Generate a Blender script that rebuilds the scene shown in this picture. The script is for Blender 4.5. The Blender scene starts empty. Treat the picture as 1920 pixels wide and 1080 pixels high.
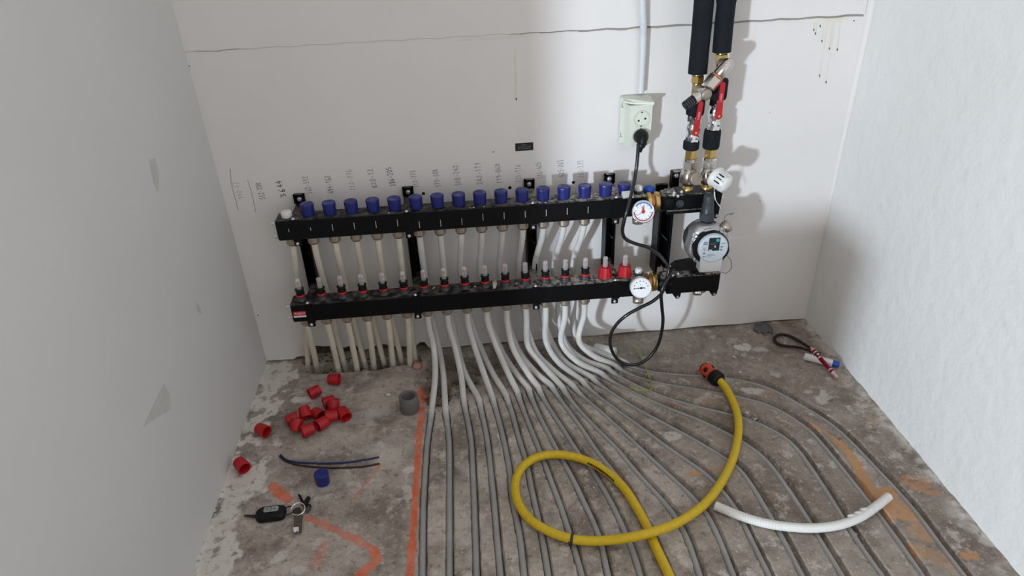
import bpy, math, random
import numpy as np
from mathutils import Vector, Matrix
random.seed(7); rng = np.random.default_rng(7)
scene = bpy.context.scene
col = scene.collection

# ------------------------------------------------------------------ camera
FPX, CX, CY = 1299.0, 960.0, 540.0
CAMH = 1.12
def _n(v): v = np.array(v, float); return v/np.linalg.norm(v)
_down = _n([83, 2195, FPX]); _d0 = _n([-139, -763, FPX])
_dep = _n(_d0 - _down*np.dot(_d0, _down)); _xr = np.cross(_down, _dep)
RW = np.array([_xr, _dep, -_down])             # world = RW @ camera(x right, y down, z forward)
cd = bpy.data.cameras.new('camera'); cam = bpy.data.objects.new('camera', cd); col.objects.link(cam)
cd.sensor_width = 36.0; cd.lens = FPX/1920*36.0; cd.clip_start = 0.02
M = Matrix.Identity(4)
for r in range(3):
    M[r][0] = RW[r, 0]; M[r][1] = -RW[r, 1]; M[r][2] = -RW[r, 2]
M.translation = (0, 0, CAMH)
cam.matrix_world = M
scene.camera = cam

# ------------------------------------------------------------------ world, lights, exposure
world = bpy.data.worlds.new('world'); scene.world = world; world.use_nodes = True
bg = world.node_tree.nodes['Background']; bg.inputs[0].default_value = (1.0, 0.955, 0.915, 1); bg.inputs[1].default_value = 0.70
lamp = bpy.data.lights.new('work_lamp', 'POINT'); lamp.energy = 440; lamp.shadow_soft_size = 0.10; lamp.color = (0.75, 0.875, 1.0)
lo = bpy.data.objects.new('work_lamp', lamp); lo.location = (-2.00, -1.65, 0.40); col.objects.link(lo)
vs = scene.view_settings; vs.view_transform = 'Standard'; vs.look = 'None'; vs.gamma = 1; vs.exposure = 0.10; vs.use_curve_mapping = False

YW, XL, XR = 1.588, -0.564, 0.956
def ray(u, v): return RW @ np.array([(u-CX)/FPX, (v-CY)/FPX, 1.0])
def P(u, v, off):            # point of the vertical plane `off` metres in front of the back wall
    r = ray(u, v); t = (YW-off)/r[1]; return np.array([r[0]*t, YW-off, CAMH+r[2]*t])
def F(u, v, z=0.0):          # point at height z above the floor
    r = ray(u, v); t = (z-CAMH)/r[2]; return np.array([r[0]*t, r[1]*t, z])
def W(u, v, x=XL):           # point of a side wall
    r = ray(u, v); t = x/r[0]; return np.array([x, r[1]*t, CAMH+r[2]*t])

# ------------------------------------------------------------------ materials
def mat(name, c, rough=.5, metal=0., var=0., scale=40., bump=0., bscale=150., coat=0., trans=0., ior=1.45, sss=0., c2=None):
    m = bpy.data.materials.new(name); m.use_nodes = True
    nt = m.node_tree; b = nt.nodes['Principled BSDF']
    b.inputs['Base Color'].default_value = (*c, 1); b.inputs['Roughness'].default_value = rough; b.inputs['Metallic'].default_value = metal
    b.inputs['Coat Weight'].default_value = coat; b.inputs['Transmission Weight'].default_value = trans; b.inputs['IOR'].default_value = ior
    tc = nt.nodes.new('ShaderNodeNewGeometry')
    if var or c2:
        nz = nt.nodes.new('ShaderNodeTexNoise'); nz.inputs['Scale'].default_value = scale; nz.inputs['Detail'].default_value = 5
        nt.links.new(tc.outputs['Position'], nz.inputs['Vector'])
        mx = nt.nodes.new('ShaderNodeMix'); mx.data_type = 'RGBA'
        a = c2 if c2 else tuple(x*(1-var) for x in c); d = c if c2 else tuple(min(1, x*(1+var)) for x in c)
        mx.inputs[6].default_value = (*a, 1); mx.inputs[7].default_value = (*d, 1)
        mr = nt.nodes.new('ShaderNodeMapRange'); mr.inputs[1].default_value = .35; mr.inputs[2].default_value = .65
        nt.links.new(nz.outputs[0], mr.inputs[0]); nt.links.new(mr.outputs[0], mx.inputs[0]); nt.links.new(mx.outputs[2], b.inputs['Base Color'])
    if bump:
        n2 = nt.nodes.new('ShaderNodeTexNoise'); n2.inputs['Scale'].default_value = bscale; n2.inputs['Detail'].default_value = 4
        nt.links.new(tc.outputs['Position'], n2.inputs['Vector'])
        bp = nt.nodes.new('ShaderNodeBump'); bp.inputs['Strength'].default_value = bump; bp.inputs['Distance'].default_value = .002
        nt.links.new(n2.outputs[0], bp.inputs['Height']); nt.links.new(bp.outputs[0], b.inputs['Normal'])
    if sss:
        b.inputs['Subsurface Weight'].default_value = sss; b.inputs['Subsurface Radius'].default_value = (.006, .005, .004)
    return m
MT = {}
def dustmat(name, c, dust, rough, nrm=.6, lo_=.50, hi=.66, scale=60, heavy=False):
    """a plastic or painted surface with plaster dust lying on its upward faces"""
    m = mat(name, c, rough); nt = m.node_tree; b = nt.nodes['Principled BSDF']
    g = nt.nodes.new('ShaderNodeNewGeometry'); sp = nt.nodes.new('ShaderNodeSeparateXYZ'); nt.links.new(g.outputs['Normal'], sp.inputs[0])
    up = nt.nodes.new('ShaderNodeMapRange'); up.inputs[1].default_value = nrm; up.inputs[2].default_value = .95; nt.links.new(sp.outputs[2], up.inputs[0])
    nz = nt.nodes.new('ShaderNodeTexNoise'); nz.inputs['Scale'].default_value = scale; nz.inputs['Detail'].default_value = 8; nt.links.new(g.outputs['Position'], nz.inputs['Vector'])
    mr = nt.nodes.new('ShaderNodeMapRange'); mr.inputs[1].default_value = lo_; mr.inputs[2].default_value = hi; nt.links.new(nz.outputs[0], mr.inputs[0])
    mu = nt.nodes.new('ShaderNodeMath'); mu.operation = 'MULTIPLY'; nt.links.new(up.outputs[0], mu.inputs[0]); nt.links.new(mr.outputs[0], mu.inputs[1])
    mx = nt.nodes.new('ShaderNodeMix'); mx.data_type = 'RGBA'; mx.inputs[6].default_value = (*c, 1); mx.inputs[7].default_value = (*dust, 1)
    nt.links.new(mu.outputs[0], mx.inputs[0]); out = mx.outputs[2]
    if heavy:                                   # thicker white plaster dust towards the right end
        sx = nt.nodes.new('ShaderNodeSeparateXYZ'); nt.links.new(g.outputs['Position'], sx.inputs[0])
        rx = nt.nodes.new('ShaderNodeMapRange'); rx.inputs[1].default_value = .05; rx.inputs[2].default_value = .28; nt.links.new(sx.outputs[0], rx.inputs[0])
        n2 = nt.nodes.new('ShaderNodeTexNoise'); n2.inputs['Scale'].default_value = 85; n2.inputs['Detail'].default_value = 8; n2.inputs['Roughness'].default_value = .7; nt.links.new(g.outputs['Position'], n2.inputs['Vector'])
        r2 = nt.nodes.new('ShaderNodeMapRange'); r2.inputs[1].default_value = .44; r2.inputs[2].default_value = .56; nt.links.new(n2.outputs[0], r2.inputs[0])
        a = nt.nodes.new('ShaderNodeMath'); a.operation = 'MULTIPLY'; nt.links.new(rx.outputs[0], a.inputs[0]); nt.links.new(r2.outputs[0], a.inputs[1])
        a2 = nt.nodes.new('ShaderNodeMath'); a2.operation = 'MULTIPLY'; nt.links.new(a.outputs[0], a2.inputs[0]); nt.links.new(up.outputs[0], a2.inputs[1])
        m2 = nt.nodes.new('ShaderNodeMix'); m2.data_type = 'RGBA'; nt.links.new(a2.outputs[0], m2.inputs[0]); nt.links.new(out, m2.inputs[6]); m2.inputs[7].default_value = (.50, .47, .43, 1); out = m2.outputs[2]
    nt.links.new(out, b.inputs['Base Color'])
    return m
MT['black'] = dustmat('black_painted_steel', (.0030, .0030, .0038), (.17, .155, .14), .42, lo_=.40, hi=.80, heavy=True)
MT['black'].node_tree.nodes['Principled BSDF'].inputs['Specular IOR Level'].default_value = .22
MT['blackp'] = mat('black_plastic', (.006, .006, .007), .45)
MT['blackp'].node_tree.nodes['Principled BSDF'].inputs['Specular IOR Level'].default_value = .3
MT['blue'] = dustmat('blue_plastic', (.013, .020, .155), (.22, .22, .33), .40, lo_=.5, hi=.9, scale=45)
MT['blue2'] = mat('bright_blue_plastic', (.010, .075, .42), .35)
MT['red'] = mat('red_plastic', (.42, .009, .013), .42, var=.10)
MT['redm'] = mat('red_meter_plastic', (.45, .016, .016), .4)
MT['white'] = mat('white_plastic', (.72, .72, .70), .35)
MT['greyp'] = mat('grey_plastic', (.13, .125, .12), .55)
MT['dgrey'] = mat('dark_grey_plastic', (.035, .04, .048), .42)
MT['nickel'] = mat('nickel_plated_brass', (.62, .59, .55), .22, 1.0)
MT['nickel2'] = mat('dull_nickel_nut', (.42, .36, .30), .46, .9)
MT['chrome'] = mat('chrome', (.80, .80, .80), .12, 1.0)
MT['brass'] = mat('brass', (.62, .43, .16), .28, 1.0)
MT['copper'] = mat('copper_gasket', (.55, .23, .12), .4, .6)
MT['steel'] = mat('zinc_bolt', (.66, .67, .69), .42, .8)
MT['cast'] = mat('cast_pump_housing', (.52, .52, .53), .36, .85, bump=.25, bscale=500)
MT['foam'] = mat('black_foam_insulation', (.0055, .0075, .0105), .8, bump=.35, bscale=90, c2=(.0085, .011, .015), scale=25)
MT['foam'].node_tree.nodes['Principled BSDF'].inputs['Specular IOR Level'].default_value = .25
MT['socket'] = mat('ivory_plastic', (.66, .69, .60), .4)
MT['sockin'] = mat('ivory_plastic_recess', (.56, .56, .46), .5)
MT['conduit'] = mat('grey_conduit_plastic', (.60, .62, .64), .45)
MT['dark'] = mat('dark_hole', (.006, .006, .006), .9)
MT['yellow'] = mat('yellow_rubber_hose', (.62, .42, .012), .42, var=.07, scale=120, bump=.1)
MT['orange'] = mat('orange_red_plastic', (.60, .055, .020), .4)
MT['hosepipe'] = mat('white_corrugated_tube', (.70, .69, .66), .4)
MT['cable'] = mat('black_cable_rubber', (.008, .008, .009), .28, coat=.3)
MT['glass'] = mat('clear_meter_tube', (.90, .90, .90), .06)
MT['glass'].node_tree.nodes['Principled BSDF'].inputs['Alpha'].default_value = .28
MT['pencil'] = mat('pencil_graphite', (.115, .108, .105), .6)
MT['pencil2'] = mat('faint_pencil_graphite', (.34, .32, .31), .6)
MT['label_red'] = mat('red_label_print', (.50, .012, .02), .45)
MT['sticker'] = mat('black_sticker', (.012, .009, .012), .4)
MT['print'] = mat('grey_print', (.13, .13, .14), .5)
MT['printw'] = mat('white_print', (.75, .73, .73), .5)
MT['printp'] = mat('pink_print', (.80, .35, .40), .5)
MT['dial'] = mat('white_dial_face', (.78, .79, .82), .35)
MT['dialblue'] = mat('blue_dial_print', (.05, .16, .50), .5)
MT['dialred'] = mat('dark_red_dial_print', (.34, .03, .06), .5)
MT['pumpface'] = mat('silver_grey_pump_face', (.50, .55, .60), .35)
MT['pumpbox'] = mat('light_grey_pump_box', (.58, .57, .57), .4)
MT['screen'] = mat('dark_display_panel', (.010, .016, .020), .25)
MT['teal'] = mat('teal_button', (.03, .36, .26), .4)
MT['ptext'] = mat('pump_face_print', (.16, .18, .20), .5)
MT['rope'] = mat('dark_braided_cord', (.022, .013, .012), .7, bump=.3)
MT['ruby'] = mat('anodised_red_metal', (.32, .008, .035), .28, .7)
MT['pinkm'] = mat('pale_pink_metal', (.72, .50, .48), .3, .6)
MT['scrap'] = mat('grey_plastic_scrap', (.10, .11, .11), .4)
MT['wireb'] = mat('blue_wire_sheath', (.014, .022, .12), .4)
MT['wirebr'] = mat('brown_wire_sheath', (.035, .014, .012), .4)
MT['wirey'] = mat('yellow_green_wire_sheath', (.36, .36, .03), .4, c2=(.22, .34, .03), scale=90)
MT['plaster'] = mat('plaster_crumb', (.62, .58, .53), .9, var=.1, bump=.4)
MT['foil'] = mat('silver_scrap', (.55, .53, .50), .4, .5)
MT['stain'] = mat('yellow_water_stain', (.72, .66, .53), .8, c2=(.75, .72, .66), scale=30)
MT['stain2'] = mat('brown_drip_tip', (.50, .32, .15), .8)
MT['smudge'] = mat('grey_filler_patch', (.52, .515, .48), .8, var=.04, scale=60)
MT['crack'] = mat('crack_shadow_gap', (.30, .28, .27), .9)
MT['pinkpaint'] = mat('pink_terracotta', (.50, .26, .20), .8)

def pipe_material(name, clean, dusty):
    m = mat(name, clean, .33); nt = m.node_tree; b = nt.nodes['Principled BSDF']
    g = nt.nodes.new('ShaderNodeNewGeometry'); sp = nt.nodes.new('ShaderNodeSeparateXYZ'); nt.links.new(g.outputs['Position'], sp.inputs[0])
    nz = nt.nodes.new('ShaderNodeTexNoise'); nz.inputs['Scale'].default_value = 45; nz.inputs['Detail'].default_value = 5; nt.links.new(g.outputs['Position'], nz.inputs['Vector'])
    ma = nt.nodes.new('ShaderNodeMath'); ma.operation = 'MULTIPLY_ADD'; ma.inputs[1].default_value = .02; nt.links.new(nz.outputs[0], ma.inputs[0]); nt.links.new(sp.outputs[2], ma.inputs[2])
    mr = nt.nodes.new('ShaderNodeMapRange'); mr.inputs[1].default_value = .024; mr.inputs[2].default_value = .008; nt.links.new(ma.outputs[0], mr.inputs[0])
    mx = nt.nodes.new('ShaderNodeMix'); mx.data_type = 'RGBA'; mx.inputs[6].default_value = (*clean, 1); mx.inputs[7].default_value = (*dusty, 1)
    nt.links.new(mr.outputs[0], mx.inputs[0])
    n2 = nt.nodes.new('ShaderNodeTexNoise'); n2.inputs['Scale'].default_value = 14; n2.inputs['Detail'].default_value = 6; nt.links.new(g.outputs['Position'], n2.inputs['Vector'])
    mv = nt.nodes.new('ShaderNodeMapRange'); mv.inputs[3].default_value = .75; mv.inputs[4].default_value = 1.2; nt.links.new(n2.outputs[0], mv.inputs[0])
    vm = nt.nodes.new('ShaderNodeVectorMath'); vm.operation = 'SCALE'; nt.links.new(mx.outputs[2], vm.inputs[0]); nt.links.new(mv.outputs[0], vm.inputs['Scale'])
    nt.links.new(vm.outputs[0], b.inputs['Base Color'])
    b.inputs['Subsurface Weight'].default_value = .5; b.inputs['Subsurface Radius'].default_value = (1, .9, .8); b.inputs['Subsurface Scale'].default_value = .006
    ro = nt.nodes.new('ShaderNodeMapRange'); ro.inputs[3].default_value = .3; ro.inputs[4].default_value = .95; nt.links.new(mr.outputs[0], ro.inputs[0]); nt.links.new(ro.outputs[0], b.inputs['Roughness'])
    return m
MT['pipe'] = pipe_material('milky_heating_pipe', (.63, .62, .60), (.335, .33, .322))
MT['pipeb'] = pipe_material('beige_heating_pipe', (.70, .645, .54), (.46, .42, .36))

def wall_material(name, c, rough_amp, rscale, blotch):
    m = mat(name, c, .85); nt = m.node_tree; b = nt.nodes['Principled BSDF']
    g = nt.nodes.new('ShaderNodeNewGeometry')
    nz = nt.nodes.new('ShaderNodeTexNoise'); nz.inputs['Scale'].default_value = 3.2; nz.inputs['Detail'].default_value = 4; nt.links.new(g.outputs['Position'], nz.inputs['Vector'])
    cr = nt.nodes.new('ShaderNodeValToRGB'); e = cr.color_ramp.elements
    e[0].position = .3; e[0].color = (*(x*(1-blotch) for x in c), 1); e[1].position = .7; e[1].color = (*c, 1)
    nt.links.new(nz.outputs[0], cr.inputs[0]); nt.links.new(cr.outputs[0], b.inputs['Base Color'])
    n2 = nt.nodes.new('ShaderNodeTexNoise'); n2.inputs['Scale'].default_value = rscale; n2.inputs['Detail'].default_value = 6; nt.links.new(g.outputs['Position'], n2.inputs['Vector'])
    bp = nt.nodes.new('ShaderNodeBump'); bp.inputs['Strength'].default_value = rough_amp; bp.inputs['Distance'].default_value = .004
    nt.links.new(n2.outputs[0], bp.inputs['Height']); nt.links.new(bp.outputs[0], b.inputs['Normal'])
    return m
MT['wallb'] = wall_material('painted_back_wall', (.75, .72, .70), .06, 60, .05)
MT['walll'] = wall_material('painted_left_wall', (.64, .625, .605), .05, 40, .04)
MT['wallr'] = wall_material('rough_plaster_right_wall', (.77, .765, .75), .85, 30, .05)

# ------------------------------------------------------------------ mesh builder
class MB:
    def __init__(s): s.v = []; s.f = []; s.sm = []
    def add(s, vs, fs, smooth=False):
        o = len(s.v); s.v += [tuple(map(float, x)) for x in vs]; s.f += [tuple(i+o for i in f) for f in fs]; s.sm += [smooth]*len(fs); return s
    def box(s, lo, hi, bev=0.0):
        lo = np.array(lo, float); hi = np.array(hi, float)
        if bev <= 0:
            v = [(x, y, z) for x in (lo[0], hi[0]) for y in (lo[1], hi[1]) for z in (lo[2], hi[2])]
            return s.add(v, [(0,1,3,2),(4,6,7,5),(0,4,5,1),(2,3,7,6),(0,2,6,4),(1,5,7,3)])
        b = min(bev, *((hi-lo)*.49)); idx = {}; v = []
        for sx in (0,1):
            for sy in (0,1):
                for sz in (0,1):
                    c = [(hi if q else lo)[k] for k, q in enumerate((sx,sy,sz))]; d = [(-1 if q else 1) for q in (sx,sy,sz)]
                    for ax in range(3):
                        p = [c[k]+(0 if k == ax else d[k]*b) for k in range(3)]; idx[(sx,sy,sz,ax)] = len(v); v.append(p)
        f = []
        for ax in range(3):
            o = [k for k in range(3) if k != ax]
            for q in (0,1):
                qs = []
                for a, c in ((0,0),(1,0),(1,1),(0,1)):
                    t = [0,0,0]; t[ax] = q; t[o[0]] = a; t[o[1]] = c; qs.append(idx[(*t, ax)])
                f.append(qs)
            for a in (0,1):
                for c in (0,1):
                    e = []
                    for q in (0,1):
                        t = [0,0,0]; t[ax] = q; t[o[0]] = a; t[o[1]] = c; e.append((idx[(*t,o[0])], idx[(*t,o[1])]))
                    f.append((e[0][0], e[0][1], e[1][1], e[1][0]))
        for sx in (0,1):
            for sy in (0,1):
                for sz in (0,1): f.append([idx[(sx,sy,sz,a)] for a in range(3)])
        return s.add(v, f)
    def lathe(s, prof, o=(0,0,0), ax=(0,0,1), seg=20, smooth=True, cap=True, rot=0.0, ref=None):
        """prof: (radius, height) pairs along axis ax from origin o"""
        o = np.array(o, float); a = _n(ax)
        h = np.array(ref, float) if ref is not None else (np.array([1,0,0]) if abs(a[0]) < .9 else np.array([0,1,0]))
        u = _n(h-a*np.dot(h, a)); w = np.cross(a, u); v = []; f = []
        for r, z in prof:
            for k in range(seg):
                t = 2*math.pi*k/seg+rot; v.append(o+a*z+(u*math.cos(t)+w*math.sin(t))*r)
        n = len(prof)
        for i in range(n-1):
            for k in range(seg):
                k2 = (k+1) % seg; f.append((i*seg+k, i*seg+k2, (i+1)*seg+k2, (i+1)*seg+k))
        s.add(v, f, smooth)
        if cap:
            s.add([v[k] for k in range(seg)][::-1], [tuple(range(seg))]); s.add([v[(n-1)*seg+k] for k in range(seg)], [tuple(range(seg))])
        return s
    def cyl(s, p, q, r, r2=None, seg=16, smooth=True, rot=0.0):
        p = np.array(p, float); q = np.array(q, float); L = np.linalg.norm(q-p)
        return s.lathe([(r, 0), (r if r2 is None else r2, L)], p, q-p, seg, smooth, rot=rot)
    def hex(s, p, q, r, rot=0.0): 
        p = np.array(p, float); q = np.array(q, float); L = np.linalg.norm(q-p); b = min(.12*r, L*.3)
        return s.lathe([(r*.9, 0), (r, b), (r, L-b), (r*.9, L)], p, q-p, 6, False, rot=rot)
    def tube(s, path, r, seg=10, cap=True, smooth=True):
        p = np.array(path, float); n = len(p); T = np.gradient(p, axis=0); T /= np.linalg.norm(T, axis=1)[:, None]+1e-12
        u = np.cross(T[0], [0,0,1.]);
        if np.linalg.norm(u) < 1e-3: u = np.cross(T[0], [1.,0,0])
        u = _n(u); v = []; rr = np.broadcast_to(np.array(r, float), (n,))
        for i in range(n):
            u = u-T[i]*np.dot(u, T[i]); u = _n(u); w = np.cross(T[i], u)
            for k in range(seg):
                t = 2*math.pi*k/seg; v.append(p[i]+(u*math.cos(t)+w*math.sin(t))*rr[i])
        f = [(i*seg+k, i*seg+(k+1) % seg, (i+1)*seg+(k+1) % seg, (i+1)*seg+k) for i in range(n-1) for k in range(seg)]
        s.add(v, f, smooth)
        if cap: s.add(v[:seg][::-1], [tuple(range(seg))]); s.add(v[-seg:], [tuple(range(seg))])
        return s
    def prism(s, poly, d):          # closed 3D polygon extruded by vector d
        p = [np.array(x, float) for x in poly]; n = len(p); d = np.array(d, float)
        s.add(p+[x+d for x in p], [tuple(range(n))[::-1], tuple(range(n, 2*n))]+[(i, (i+1) % n, n+(i+1) % n, n+i) for i in range(n)]); return s
    def ball(s, c, r, seg=14, ring=8, sc=(1,1,1)):
        c = np.array(c, float); v = []
        for i in range(ring+1):
            a = math.pi*i/ring
            for k in range(seg):
                t = 2*math.pi*k/seg; v.append(c+np.array([math.sin(a)*math.cos(t)*sc[0], math.sin(a)*math.sin(t)*sc[1], math.cos(a)*sc[2]])*r)
        s.add(v, [(i*seg+k, (i+1)*seg+k, (i+1)*seg+(k+1) % seg, i*seg+(k+1) % seg) for i in range(ring) for k in range(seg)], True); return s
    def torus(s, c, ax, R, r, seg=28, sub=8):
        a = _n(ax); h = np.array([1,0,0]) if abs(a[0]) < .9 else np.array([0,1,0]); u = _n(h-a*np.dot(h, a)); w = np.cross(a, u); v = []
        for k in range(seg):
            t = 2*math.pi*k/seg; d = u*math.cos(t)+w*math.sin(t)
            for j in range(sub):
                q = 2*math.pi*j/sub; v.append(np.array(c)+d*(R+r*math.cos(q))+a*r*math.sin(q))
        s.add(v, [(k*sub+j, ((k+1) % seg)*sub+j, ((k+1) % seg)*sub+(j+1) % sub, k*sub+(j+1) % sub) for k in range(seg) for j in range(sub)], True); return s
    def mesh(s, name, m, shift=(0,0,0)):
        me = bpy.data.meshes.new(name); sh = np.array(shift, float)
        me.from_pydata([tuple(np.array(x)-sh) for x in s.v], [], s.f)
        me.polygons.foreach_set('use_smooth', s.sm); me.materials.append(m); me.update(); return me

def tag(o, label=None, cat=None, group=None, kind=None):
    for k, x in (('label', label), ('category', cat), ('group', group), ('kind', kind)):
        if x: o[k] = x
    return o
def link(o, parent=None):
    col.objects.link(o)
    if parent: o.parent = parent
    return o
WLOC = {}
def thing(name, loc, label, cat, group=None):
    o = bpy.data.objects.new(name, None); o.empty_display_size = .02; o.location = tuple(map(float, loc)); link(o); WLOC[o.name] = np.array(loc, float)
    return tag(o, label, cat, group)
def part(name, mb, m, parent, label=None, wl=None):      # mb is in world coordinates
    m = MT[m] if isinstance(m, str) else m
    base = WLOC.get(parent.name, np.zeros(3)) if parent else np.zeros(3)
    o = bpy.data.objects.new(name, mb.mesh(name, m, base)); link(o, parent); WLOC[o.name] = base
    if label: o['label'] = label
    return o
def inst(name, me, loc, parent, label=None):             # shared mesh placed at a world location
    base = WLOC.get(parent.name, np.zeros(3)) if parent else np.zeros(3)
    o = bpy.data.objects.new(name, me); link(o, parent); o.location = tuple(map(float, np.array(loc)-base)); WLOC[o.name] = np.array(loc, float)
    if label: o['label'] = label
    return o
def solo(name, mb, m, loc, label, cat, group=None):      # a thing that is one mesh
    o = bpy.data.objects.new(name, mb.mesh(name, MT[m], loc)); link(o); o.location = tuple(map(float, loc)); WLOC[o.name] = np.array(loc, float)
    return tag(o, label, cat, group)
def struct(name, mb, m, parent=None):
    o = bpy.data.objects.new(name, mb.mesh(name, MT[m])); link(o, parent); WLOC[o.name] = np.zeros(3)
    if not parent: o['kind'] = 'structure'
    return o
def smooth_path(pts, n=8):
    p = np.array(pts, float); q = np.vstack([2*p[0]-p[1], p, 2*p[-1]-p[-2]]); out = []
    for i in range(1, len(q)-2):
        d = [max(1e-6, np.linalg.norm(q[i+k+1]-q[i+k])**.5) for k in (-1, 0, 1)]
        t0, t1 = 0., d[0]; t2 = t1+d[1]; t3 = t2+d[2]
        for k in range(n):
            t = t1+(t2-t1)*k/n
            a1 = (t1-t)/(t1-t0)*q[i-1]+(t-t0)/(t1-t0)*q[i]; a2 = (t2-t)/(t2-t1)*q[i]+(t-t1)/(t2-t1)*q[i+1]; a3 = (t3-t)/(t3-t2)*q[i+1]+(t-t2)/(t3-t2)*q[i+2]
            b1 = (t2-t)/(t2-t0)*a1+(t-t0)/(t2-t0)*a2; b2 = (t3-t)/(t3-t1)*a2+(t-t1)/(t3-t1)*a3
            out.append((t2-t)/(t2-t1)*b1+(t-t1)/(t2-t1)*b2)
    out.append(p[-1]); return np.array(out)
def text_mesh(txt, size, m, name):
    cu = bpy.data.curves.new(name, 'FONT'); cu.body = txt; cu.size = size; cu.align_x = 'CENTER'; cu.align_y = 'CENTER'; cu.extrude = .00015; cu.resolution_u = 3
    ob = bpy.data.objects.new(name, cu); col.objects.link(ob); bpy.context.view_layer.update()
    me = bpy.data.meshes.new_from_object(ob.evaluated_get(bpy.context.evaluated_depsgraph_get())); bpy.data.objects.remove(ob); bpy.data.curves.remove(cu)
    me.materials.clear(); me.materials.append(MT[m]); me.name = name; return me
def place_text(name, me, c, right, up, parent):
    o = bpy.data.objects.new(name, me); link(o, parent); base = WLOC.get(parent.name, np.zeros(3)) if parent else np.zeros(3)
    r = _n(right); u = _n(np.array(up)-r*np.dot(up, r)); n = np.cross(r, u); mm = Matrix.Identity(4)
    for k in range(3): mm[k][0] = r[k]; mm[k][1] = u[k]; mm[k][2] = n[k]
    mm.translation = Vector(tuple(map(float, np.array(c)-base))); o.matrix_local = mm; return o

# ------------------------------------------------------------------ floor pipe routes (traced on the floor plane)
ROUTES_PX = [
 [(809,775),(801.7,820),(798,868),(794.5,928),(793,988),(792,1075)],
 [(836,775),(842,820),(843,868),(843,940),(843,1000),(843,1076)],
 [(870,754),(878,790),(883.5,820),(887,880),(889.5,940),(892,1012),(894,1075)],
 [(899,754),(906,782),(914,820),(922,892),(927,940),(932,1000),(939,1075)],
 [(924,749),(931,768),(938,794),(946,825),(956,880),(962,936),(968,964),(975,1000),(983.5,1075)],
 [(949,744),(959,766),(969,802),(976,826),(989,868),(998,916),(1009,964),(1015,993),(1023,1037),(1029,1075)],
 [(970,737),(976,751),(990,787),(1005,823),(1023,868),(1036,904),(1052,945),(1066,988),(1078,1025),(1092,1075)],
 [(992,732),(998,747),(1006,763),(1020,792),(1034,818),(1057,861),(1078,899),(1095,935),(1125,1002),(1141,1072)],
 [(1010,730),(1026,755),(1043,780),(1064,812),(1084,844),(1108,873),(1128,904),(1151,945),(1175,997),(1190,1033),(1203,1077)],
 [(1034,726),(1049,743),(1068,768),(1092,800),(1118,839),(1149,878),(1170,904),(1190,940),(1211,981),(1232,1023),(1255,1079)],
 [(1055,729),(1074,751),(1092,771),(1118,798),(1157,836),(1196,883),(1237,927),(1266,961),(1289,1002),(1302,1038),(1316,1080)],
 [(1075,726),(1092,740),(1124,765),(1149,788),(1174,810),(1198,833),(1227,860),(1263,893),(1299,927),(1325,956),(1344,992),(1363,1038),(1379,1079)],
 [(1092,717),(1112,732),(1143,755),(1180,781),(1217,808),(1254,836),(1299,866),(1333,891),(1356,917),(1375,941),(1388,960),(1402,990),(1420,1027),(1445,1077)],
 [(1111,711),(1142,729),(1180,753),(1208,769),(1245,788),(1282,808),(1310,823),(1337,840),(1361,854),(1380,866),(1399,886),(1423,922),(1442,954),(1464,992),(1483,1028),(1510,1079)],
 [(1128,703),(1152,714),(1180,727),(1208,741),(1263,764),(1310,782),(1365,808),(1393,823),(1428,847),(1450,870),(1472,900),(1496,935),(1523,976),(1542,1010),(1564,1044),(1585,1079)],
 [(1140,694),(1160,703),(1180,712),(1204,723),(1235,736),(1282,751),(1347,767),(1380,774),(1402,781),(1426,790),(1448,801),(1472,814),(1493,832),(1520,868),(1553,917),(1580,960),(1607,1003),(1631,1038),(1661,1079)],
 [(1153,687),(1180,698),(1204,706),(1235,714),(1291,723),(1356,734),(1384,740),(1430,751),(1467,767),(1500,788),(1518,800),(1550,835),(1591,885),(1631,935),(1661,973),(1699,1025),(1737,1079)],
 [(1172,682),(1192,688),(1217,693),(1254,697),(1310,701),(1352,704),(1384,708),(1421,716),(1458,730),(1500,754),(1540,777),(1572,800),(1604,830),(1645,873),(1686,916),(1726,962),(1767,1017),(1816,1079)],
]
GZ = -0.0100                                     # height of a pipe's centre line once it lies in its groove
ROUTES = []
for px in ROUTES_PX:
    p = np.array([F(u, v, 0.0)[:2] for u, v in px]); d = _n(p[-1]-p[-2]); p = np.vstack([p, p[-1]+d*.15, p[-1]+d*.30])
    q = smooth_path(p, 8); t = np.concatenate([[0], np.cumsum(np.linalg.norm(np.diff(q, axis=0), axis=1))]); tt = np.arange(0, t[-1], .008)
    q = np.column_stack([np.interp(tt, t, q[:, k]) for k in (0, 1)]); k = np.exp(-np.linspace(-2, 2, 15)**2); k /= k.sum()
    pad = np.vstack([2*q[0]-q[7:0:-1], q, 2*q[-1]-q[-2:-9:-1]]); ROUTES.append(np.column_stack([np.convolve(pad[:, j], k, 'valid') for j in (0, 1)]))

# ------------------------------------------------------------------ floor: a heightfield with milled grooves
def vnoise(x, y, f, seed):
    r = np.random.default_rng(seed); g = r.random((256, 256)); X = x*f+37.3; Y = y*f+11.7
    xi = np.floor(X).astype(int); yi = np.floor(Y).astype(int); fx = X-xi; fy = Y-yi; fx = fx*fx*(3-2*fx); fy = fy*fy*(3-2*fy)
    a = g[xi % 256, yi % 256]; b = g[(xi+1) % 256, yi % 256]; c = g[xi % 256, (yi+1) % 256]; d = g[(xi+1) % 256, (yi+1) % 256]
    return (a*(1-fx)+b*fx)*(1-fy)+(c*(1-fx)+d*fx)*fy
def fbm(x, y, f, seed, o=4):
    s = 0; a = 1; t = 0
    for k in range(o): s = s+a*vnoise(x, y, f*2**k, seed+k); t += a; a *= .5
    return s/t
def sstep(a, b, x): t = np.clip((x-a)/(b-a), 0, 1); return t*t*(3-2*t)
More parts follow.
